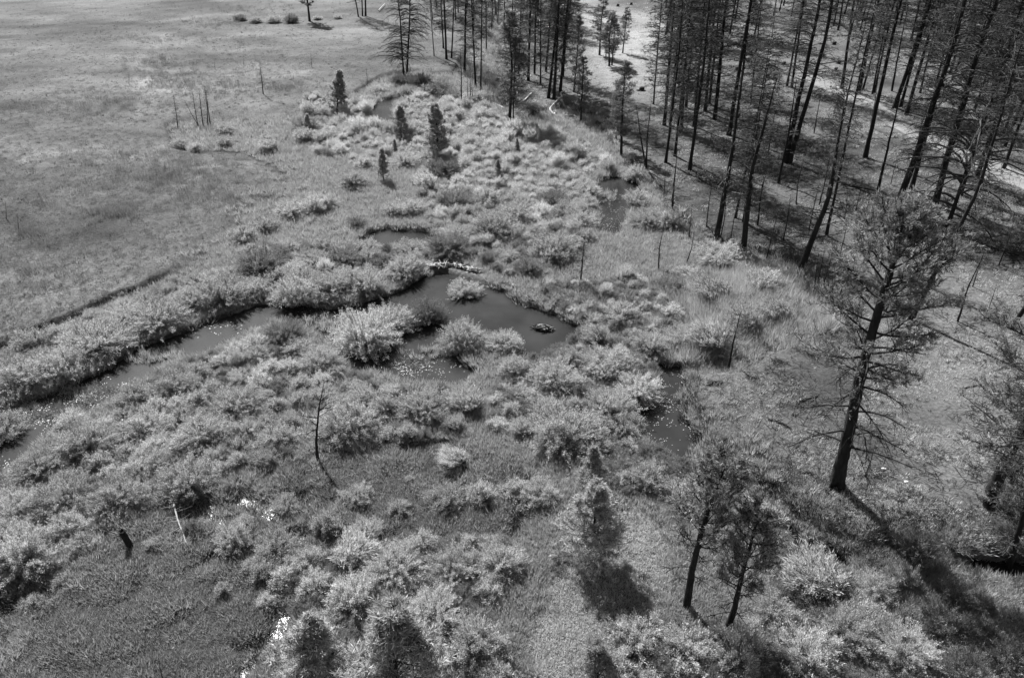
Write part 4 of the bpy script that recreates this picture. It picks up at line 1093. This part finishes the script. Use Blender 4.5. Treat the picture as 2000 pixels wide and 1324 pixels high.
# ------------------------------------------------------------------ stumps, logs, rocks, dam
def log_mesh(name, pts, r0, r1, S, mat, r, n_br=0, brL=0.5, up=0.0):
    b = MB(); P_ = np.array(pts, float); n = len(P_)
    b.tubes(P_[None], np.linspace(r0, r1, n)[None], S)
    for end, k in ((0, r0), (n - 1, r1)):
        a = np.arange(S) * 2 * math.pi / S
    if n_br:
        k0 = r.integers(0, n - 1, n_br); fr = r.random(n_br)[:, None]
        s = P_[k0] * (1 - fr) + P_[k0 + 1] * fr
        tg = P_[k0 + 1] - P_[k0]; tg /= np.linalg.norm(tg, axis=1, keepdims=True)
        sd_ = np.cross(tg, [0, 0, 1.0]) * np.where(r.random(n_br) < 0.6, 1, -1)[:, None]
        d = sd_ + tg * 0.5 + r.normal(size=s.shape) * 0.2 + np.array([0, 0, up])
        l = brL * (0.4 + 0.8 * r.random(n_br))[:, None]
        b2 = np.stack([s, s + d * l * .5, s + d * l + r.normal(size=s.shape) * .06], 1)
        return b.mesh(name, mat, True), b2
    return b.mesh(name, mat, True), None

def fallen(name, label, cat, pxs, r0, r1, mat, seed, lift=0.08, n_br=0, brL=0.5, group=None):
    r = np.random.default_rng(seed)
    a = np.array(pxs, float); x, y, z = PG(a[:, 0], a[:, 1]); z = np.maximum(z, ZW) + lift
    o = np.array([x[0], y[0], z[0]])
    pts = np.stack([x, y, z], 1) - o
    K = max(8, len(pts) * 3); t0 = np.linspace(0, 1, len(pts)); tt = np.linspace(0, 1, K)
    pts = np.stack([np.interp(tt, t0, pts[:, i]) for i in range(3)], 1); pts[1:-1] += r.normal(size=(K - 2, 3)) * 0.015
    e = link(name, None, loc=tuple(o)); tag(e, label, cat, group)
    m, br = log_mesh('stem', pts, r0, r1, 7, mat, r, n_br, brL, 0.4)
    link('stem', m, e)
    if br is not None:
        for k in range(len(br)):
            b = MB(); b.tubes(br[k:k + 1], np.array([[0.02, 0.013, 0.006]]), 4); link('branch', b.mesh('branch', mat), e)
    return e
fallen('fallen_branch', 'long bleached branch lying at the foot of the middle grove, left piece', 'branch', [(928, 193), (955, 199), (990, 203), (1022, 200), (1038, 184)], 0.10, 0.12, M_PALEWOOD, 1, 0.1, group='bleached fallen branches')
fallen('fallen_branch', 'zigzag bleached branch on the bank below the black trunks', 'branch', [(1099, 180), (1095, 186), (1099, 190), (1090, 197), (1073, 205), (1084, 214), (1083, 220)], 0.10, 0.12, M_PALEWOOD, 2, 0.1, group='bleached fallen branches')
fallen('fallen_branch', 'straight bleached branch on the bank ending by the thin pine', 'branch', [(1082, 213), (1118, 215), (1150, 219)], 0.09, 0.11, M_PALEWOOD, 3, 0.1, group='bleached fallen branches')
fallen('fallen_tree', 'pale fallen dead tree with side twigs in the lower left marsh', 'log', [(342, 992), (352, 1030), (368, 1070)], 0.045, 0.018, M_GREYWOOD, 4, 0.25, 16, 0.55)
fallen('fallen_log', 'short pale log beside the shaded lower right creek', 'log', [(1730, 1144), (1756, 1150), (1784, 1154)], 0.06, 0.04, M_PALEWOOD, 5, 0.15)
fallen('fallen_log', 'short dark log on the bank left of the lone snag', 'log', [(1383, 752), (1396, 748), (1410, 750)], 0.10, 0.08, M_CHAR, 6, 0.08)
fallen('fallen_log', 'pointed charred log at the left foot of the big pine', 'log', [(1562, 926), (1578, 922), (1594, 929)], 0.03, 0.10, M_CHAR, 7, 0.05)
fallen('fallen_branch', 'fallen dead branch against a far trunk at top centre', 'branch', [(740, 24), (752, 11)], 0.10, 0.08, M_PALEWOOD, 8, 0.3)
fallen('fallen_branch', 'dark bent dead branch on the forest slope', 'branch', [(1552, 395), (1575, 410), (1582, 420)], 0.03, 0.02, M_CHAR, 9, 0.1)

def stump(name, label, px_, py_, r0, h, mat, seed, tilt=(0, 0)):
    r = np.random.default_rng(seed)
    x, y, z = PG(np.array([px_]), np.array([py_]))
    e = link(name, None, loc=(float(x[0]), float(y[0]), float(max(z[0], ZW)))); tag(e, label, 'stump', 'charred stumps')
    b = MB(); S = 10; K = 6
    a = np.arange(S) * 2 * math.pi / S; u = np.linspace(0, 1, K)
    prof = r0 * (1 + 0.35 * np.exp(-u * h / 0.12)); jag = r.random(S) * 0.25 * h * 0.4
    V = np.zeros((K + 1, S, 3)); rr = 1 + 0.12 * r.normal(size=S)
    for k in range(K):
        V[k, :, 0] = prof[k] * rr * np.cos(a) + tilt[0] * u[k] * h; V[k, :, 1] = prof[k] * rr * np.sin(a) + tilt[1] * u[k] * h
        V[k, :, 2] = -0.1 + u[k] * (h + 0.1) + (jag if k == K - 1 else 0)
    V[K] = V[K - 1] * [0.6, 0.6, 1] + [tilt[0] * h * .4, tilt[1] * h * .4, -0.1]
    id_ = np.arange((K + 1) * S).reshape(K + 1, S)
    q = np.stack([id_[:-1], np.roll(id_[:-1], -1, 1), np.roll(id_[1:], -1, 1), id_[1:]], -1).reshape(-1, 4)
    b.add(V.reshape(-1, 3), q)
    c = np.arange(S); b.add(np.concatenate([V[K], V[K].mean(0)[None]]), None, np.stack([c, np.roll(c, -1), np.full(S, S)], 1))
    link('trunk', b.mesh('trunk', mat), e)
    b2 = MB(); n = 5; az = r.random(n) * 6.28
    P_ = np.stack([np.stack([np.cos(az) * r0 * q_, np.sin(az) * r0 * q_, np.full(n, 0.08 - 0.05 * q_)], 1) for q_ in (0.8, 1.5, 2.3)], 1)
    b2.tubes(P_, np.full((n, 1), 1.0) * np.array([[0.3 * r0, 0.2 * r0, 0.06 * r0]]), 5)
    link('root', b2.mesh('root', mat), e)
    return e
stump('tree_stump', 'black broken post-like stump in the lower left marsh grass', 256, 1068, 0.13, 0.95, M_CHAR, 1, (-0.15, 0))
for i, (a, b, w, lab) in enumerate([(1252, 177, 0.55, 'dark squat stump alone in the sandy clearing'), (1628, 88, .4, 'small dark stump farthest back beyond the track'), (1637, 125, .4, 'dark stump beyond the track, left of the tall trunks'),
        (1680, 131, .4, 'dark stump between tall trunks beyond the track'), (1631, 139, .35, 'low dark stump nearest the track bend'), (1130, 22, .5, 'black stump beside the far road'), (1206, 13, .4, 'dark stump above the far road, left'),
        (1232, 10, .4, 'dark stump above the far road, right'), (1438, 137, .4, 'dark stump seen between trunks left of the track'), (1497, 152, .4, 'dark stump behind the drooping twigs by the track'), (1530, 128, .35, 'dark stump by the track end near centre right')]):
    stump('tree_stump', lab, a, b, w * 0.62, 0.4, M_CHAR, 20 + i, (0.3, 0.1))

def rock(label, px_, py_, s, mat, seed):
    r = np.random.default_rng(seed); b = MB(); n, m = 9, 12
    V = []
    for i in range(n):
        th = math.pi * i / (n - 1)
        for j in range(m):
            ph = 2 * math.pi * j / m; k = 1 + 0.13 * math.sin(3 * ph + seed) * math.sin(th) + 0.07 * r.normal() * math.sin(th)
            V.append((s * k * math.sin(th) * math.cos(ph), 0.7 * s * k * math.sin(th) * math.sin(ph), 0.45 * s * k * math.cos(th)))
    id_ = np.arange(n * m).reshape(n, m)
    b.add(V, np.stack([id_[:-1], id_[1:], np.roll(id_[1:], -1, 1), np.roll(id_[:-1], -1, 1)], -1).reshape(-1, 4))
    x, y, z = PG(np.array([px_]), np.array([py_]))
    o = link('rock', b.mesh('rock', mat, True), loc=(float(x[0]), float(y[0]), float(z[0]) + 0.12 * s)); tag(o, label, 'rock', 'pale rocks')
M_ROCK = mat_solid('pale_rock', 0.4, 0.55, 6, 0.8, 0.3)
rock('white flat rock right of the big pine foot', 1726, 916, 0.13, M_ROCK, 1)
rock('smaller pale rock below right of the white one', 1770, 941, 0.11, M_ROCK, 2)

# twigs and small wood littering the forest floor and the banks
def litter_obj(name, mat, r):
    b = MB(); n = 5
    c = np.stack([r.normal(size=n) * 0.25, r.normal(size=n) * 0.25, 0.03 + 0.03 * r.random(n)], 1); a = r.random(n) * 6.28
    d = np.stack([np.cos(a), np.sin(a), 0.1 * r.normal(size=n)], 1) * (0.1 + 0.35 * r.random(n) ** 2)[:, None]
    b.tubes(np.stack([c - d, c + r.normal(size=(n, 3)) * 0.03 * [1, 1, .2], c + d], 1), np.array([[0.009, 0.012, 0.005]]) * np.ones((n, 1)), 4)
    return bpy.data.objects.new(name, b.mesh(name, mat))
T_lit = [litter_obj('twig_litter', m_, rt) for m_ in (M_DEAD, M_CHAR, M_DEAD, M_CHAR, M_DEAD)]
px, py = screen_pts(9000, 1250, 2150, 60, 1110)
x, y, z = ground_pts(px, py); k = (sdist(x, y, FOREST) > 0.1) & (vnoise(x, y, 3.0, 401) + 0.9 * np.exp(-np.maximum(sdist(x, y, FOREST), 0) / 2) > rng.random(len(x)) * 0.9 - 0.25)
scatter('twig_litter', T_lit, x[k], y[k], z[k], 0.6 + 0.8 * rng.random(k.sum()))
for i, (pp_, r_, lab) in enumerate([([(1500, 820), (1530, 830), (1545, 838)], .05, 'thin dark fallen limb on the slope left of the big pine'), ([(1560, 785), (1590, 775), (1600, 772)], .04, 'short dark limb lying uphill left of the big pine'),
        ([(1470, 905), (1500, 912), (1520, 925)], .05, 'dark limb on the crumbling bank above the leaning pines'), ([(1880, 760), (1920, 752), (1940, 756)], .04, 'thin limb on the bare slope near the right edge'),
        ([(1660, 365), (1705, 372), (1740, 385)], .09, 'dark fallen trunk in the near right forest'), ([(1420, 300), (1460, 312), (1490, 318)], .09, 'dark fallen trunk between the forest groups'),
        ([(1900, 470), (1950, 490), (1990, 500)], .08, 'dark fallen trunk on the slope by the right edge'), ([(1560, 120), (1600, 126), (1640, 122)], .1, 'fallen trunk beyond the forest track')]):
    fallen('fallen_limb', lab, 'log', pp_, r_, r_ * 0.7, M_CHAR if i % 2 == 0 else M_DEAD, 60 + i, 0.06, 3, 0.4)

# beaver dam: sticks heaped along the pond's upper edge, each its own stick
def sticks(name, label, cat, pxs, n, spread, Ls, seed, mats, z0=0.05, h=0.25, maxsolo=300):
    r = np.random.default_rng(seed)
    a = np.array(pxs, float); x, y, z = PG(a[:, 0], a[:, 1]); z = np.maximum(z, ZW)
    o = np.array([x.mean(), y.mean(), ZW]); z = z + 0.02
    e = link(name, None, loc=tuple(o)); tag(e, label, cat)
    t0 = np.concatenate([[0], np.cumsum(np.hypot(np.diff(x), np.diff(y)))])
    mud = MB(); K = 24; tt = np.linspace(0, t0[-1], K)
    mp = np.stack([np.interp(tt, t0, x), np.interp(tt, t0, y), np.interp(tt, t0, z) - 0.5 * spread], 1) - o
    mud.tubes(mp[None], (spread * (0.5 + 0.3 * r.random(K)))[None], 8)
    link('mud_bank', mud.mesh('mud_bank', M_DEAD, True), e)
    for i in range(n):
        t = r.random() * t0[-1]
        c = np.array([np.interp(t, t0, x), np.interp(t, t0, y), np.interp(t, t0, z) + z0 + r.random() * h]) - o
        c[:2] += r.normal(size=2) * spread * 0.4
        k = np.searchsorted(t0, t) - 1; k = min(max(k, 0), len(x) - 2)
        dr = np.array([x[k + 1] - x[k], y[k + 1] - y[k], 0]); dr /= np.linalg.norm(dr) + 1e-9
        d = dr * (0.9 if r.random() < 0.6 else 0.1) + r.normal(size=3) * [0.45, 0.45, 0.12]; d /= np.linalg.norm(d)
        L = Ls * (0.5 + r.random())
        b = MB(); b.tubes(np.array([[c - d * L / 2, c + r.normal(size=3) * .01, c + d * L / 2]]), np.array([[0.03, 0.038, 0.018]]) * (0.8 + 0.6 * r.random()), 5)
        link('stick', b.mesh('stick', mats[r.integers(0, len(mats))]), e)
sticks('beaver_dam', 'bright line of bleached sticks damming the upper edge of the main pond', 'dam', [(838, 522), (860, 522), (885, 534), (910, 543), (936, 549)], 290, 0.2, 0.5, 11, [M_PALEWOOD, M_PALEWOOD, M_GREYWOOD, M_PALEWOOD, M_DEAD], 0.06, 0.16)
sticks('stick_bank', 'dark and pale twig debris along the right shore of the main pond', 'debris', [(985, 568), (1010, 590), (1050, 606), (1090, 616), (1130, 634)], 120, 0.4, 0.5, 12, [M_GREYWOOD, M_DEAD, M_DEAD, M_CHAR], 0.03, 0.16)
sticks('brush_pile', 'small pale brush pile standing out of the open pond water', 'debris', [(1048, 652), (1060, 654), (1076, 656)], 110, 0.35, 0.3, 13, [M_GREYWOOD, M_DEAD, M_DEAD, M_CHAR], 0.02, 0.2)

# floating leaves and litter on the water: nobody could count them
def floaters(name, spots, seed, size=0.075):
    r = np.random.default_rng(seed); b = MB()
    for (cx, cy, sx, sy, n) in spots:
        n = int(n * 1.0)
        px = cx + r.normal(size=n) * sx; py = cy + r.normal(size=n) * sy
        x, y = P0(px, py, ZW)
        k = (height(x, y) < ZW - 0.03) & (vnoise(x, y, 0.7, 411) + 0.15 * r.normal(size=n) > 0.0)
        x = x[k]; y = y[k]
        c = np.stack([x, y, np.full(len(x), ZW + 0.012)], 1)
        a = r.random(len(x)) * 6.28
        d = np.stack([np.cos(a), np.sin(a), 0.08 * r.random(len(x))], 1)
        p = np.stack([-np.sin(a), np.cos(a), 0.05 * r.normal(size=len(x))], 1)
        L = (size * (0.5 + r.random(len(x))))[:, None]; W = L * 0.5
        v = np.stack([c, c + d * L * .5 + p * W * .5, c + d * L, c + d * L * .5 - p * W * .5], 1).reshape(-1, 3)
        b.add(v, np.arange(len(x) * 4).reshape(-1, 4))
    link(name, b.mesh(name, M_FLOAT), kind='stuff')
floaters('floating_leaves', [(1300, 760, 25, 30, 220), (1290, 815, 40, 22, 420), (1350, 830, 18, 25, 300), (1380, 880, 12, 20, 260), (1340, 870, 40, 20, 160),
    (160, 765, 50, 8, 900), (190, 785, 25, 10, 500), (90, 815, 22, 6, 400), (60, 800, 30, 8, 300), (110, 850, 14, 14, 200), (30, 905, 20, 6, 120), (230, 745, 22, 7, 200),
    (620, 620, 26, 14, 220), (820, 705, 34, 12, 200), (880, 720, 25, 14, 140), (780, 725, 30, 8, 300), (690, 735, 30, 5, 100), (960, 560, 30, 8, 60),
    (1205, 410, 8, 12, 200), (1190, 440, 10, 8, 120), (350, 650, 40, 5, 90), (430, 635, 30, 5, 80), (640, 605, 30, 5, 80), (1000, 680, 10, 5, 50)], 41)
# reeds standing in the shallows
T_reed = [tuft('reed', M_G_PALE, 18, 0.45, 0.12, 0.03, rt, 0.5) for _ in range(3)]
T_emerg = [tuft('water_plant', M_FLOAT, 14, 0.2, 0.16, 0.04, rt, 2.0) for _ in range(3)]
def put(name, T, spots, seed, s0):
    r = np.random.default_rng(seed); X = []; Y = []
    for (cx, cy, sx, sy, n) in spots:
        x, y = P0(cx + r.normal(size=n) * sx, cy + r.normal(size=n) * sy, ZW); X.append(x); Y.append(y)
    x = np.concatenate(X); y = np.concatenate(Y); z = np.maximum(height(x, y), ZW - 0.02)
    scatter(name, T, x, y, z, s0 * (0.6 + 0.7 * r.random(len(x))))
put('water_plants', T_emerg, [(165, 762, 40, 5, 260), (190, 782, 20, 6, 160), (90, 812, 18, 4, 120), (55, 797, 22, 5, 90), (110, 845, 8, 10, 50), (1365, 850, 10, 30, 60), (800, 710, 30, 8, 60), (620, 630, 20, 8, 30),
     (830, 876, 30, 8, 120), (790, 870, 12, 6, 40)], 51, 0.9)
T_mr = [tuft('meadow_reed', M_G_MEAD, 30, 0.55, 0.5, 0.02, rt, 0.25) for _ in range(3)]
put('meadow_reeds', T_mr, [(130, 232, 90, 10, 110), (220, 215, 60, 12, 70), (320, 360, 60, 22, 90), (390, 350, 70, 32, 140), (410, 400, 60, 18, 80), (250, 330, 120, 40, 100), (120, 400, 120, 60, 120), (450, 150, 100, 30, 90), (230, 440, 30, 8, 60), (70, 480, 12, 4, 30), (340, 175, 40, 14, 110), (430, 190, 40, 8, 90), (560, 190, 30, 6, 60), (310, 140, 30, 10, 70),
     (500, 30, 60, 5, 60), (90, 560, 40, 20, 50), (420, 60, 40, 6, 70), (300, 90, 60, 6, 50)], 53, 1.0)
T_drk = [tuft('bank_reed', M_G_DARK, 26, 0.5, 0.25, 0.025, rt, 0.8) for _ in range(3)]
put('bank_reeds', T_drk, [(1390, 905, 10, 12, 60), (1430, 940, 16, 12, 90), (1480, 985, 20, 12, 110), (1540, 1030, 20, 10, 110), (1600, 1070, 30, 8, 120), (1345, 800, 6, 20, 50), (1370, 860, 6, 16, 50), (1690, 1090, 30, 8, 70)], 54, 0.9)
put('reeds', T_reed, [(1410, 910, 30, 14, 220), (1375, 900, 14, 16, 120), (850, 690, 30, 6, 60), (640, 640, 20, 8, 50), (1190, 385, 10, 6, 40), (300, 700, 40, 6, 60)], 52, 1.0)
print('TRIS', sum(len(m.loop_triangles) if m.calc_loop_triangles() is None else 0 for m in bpy.data.meshes))
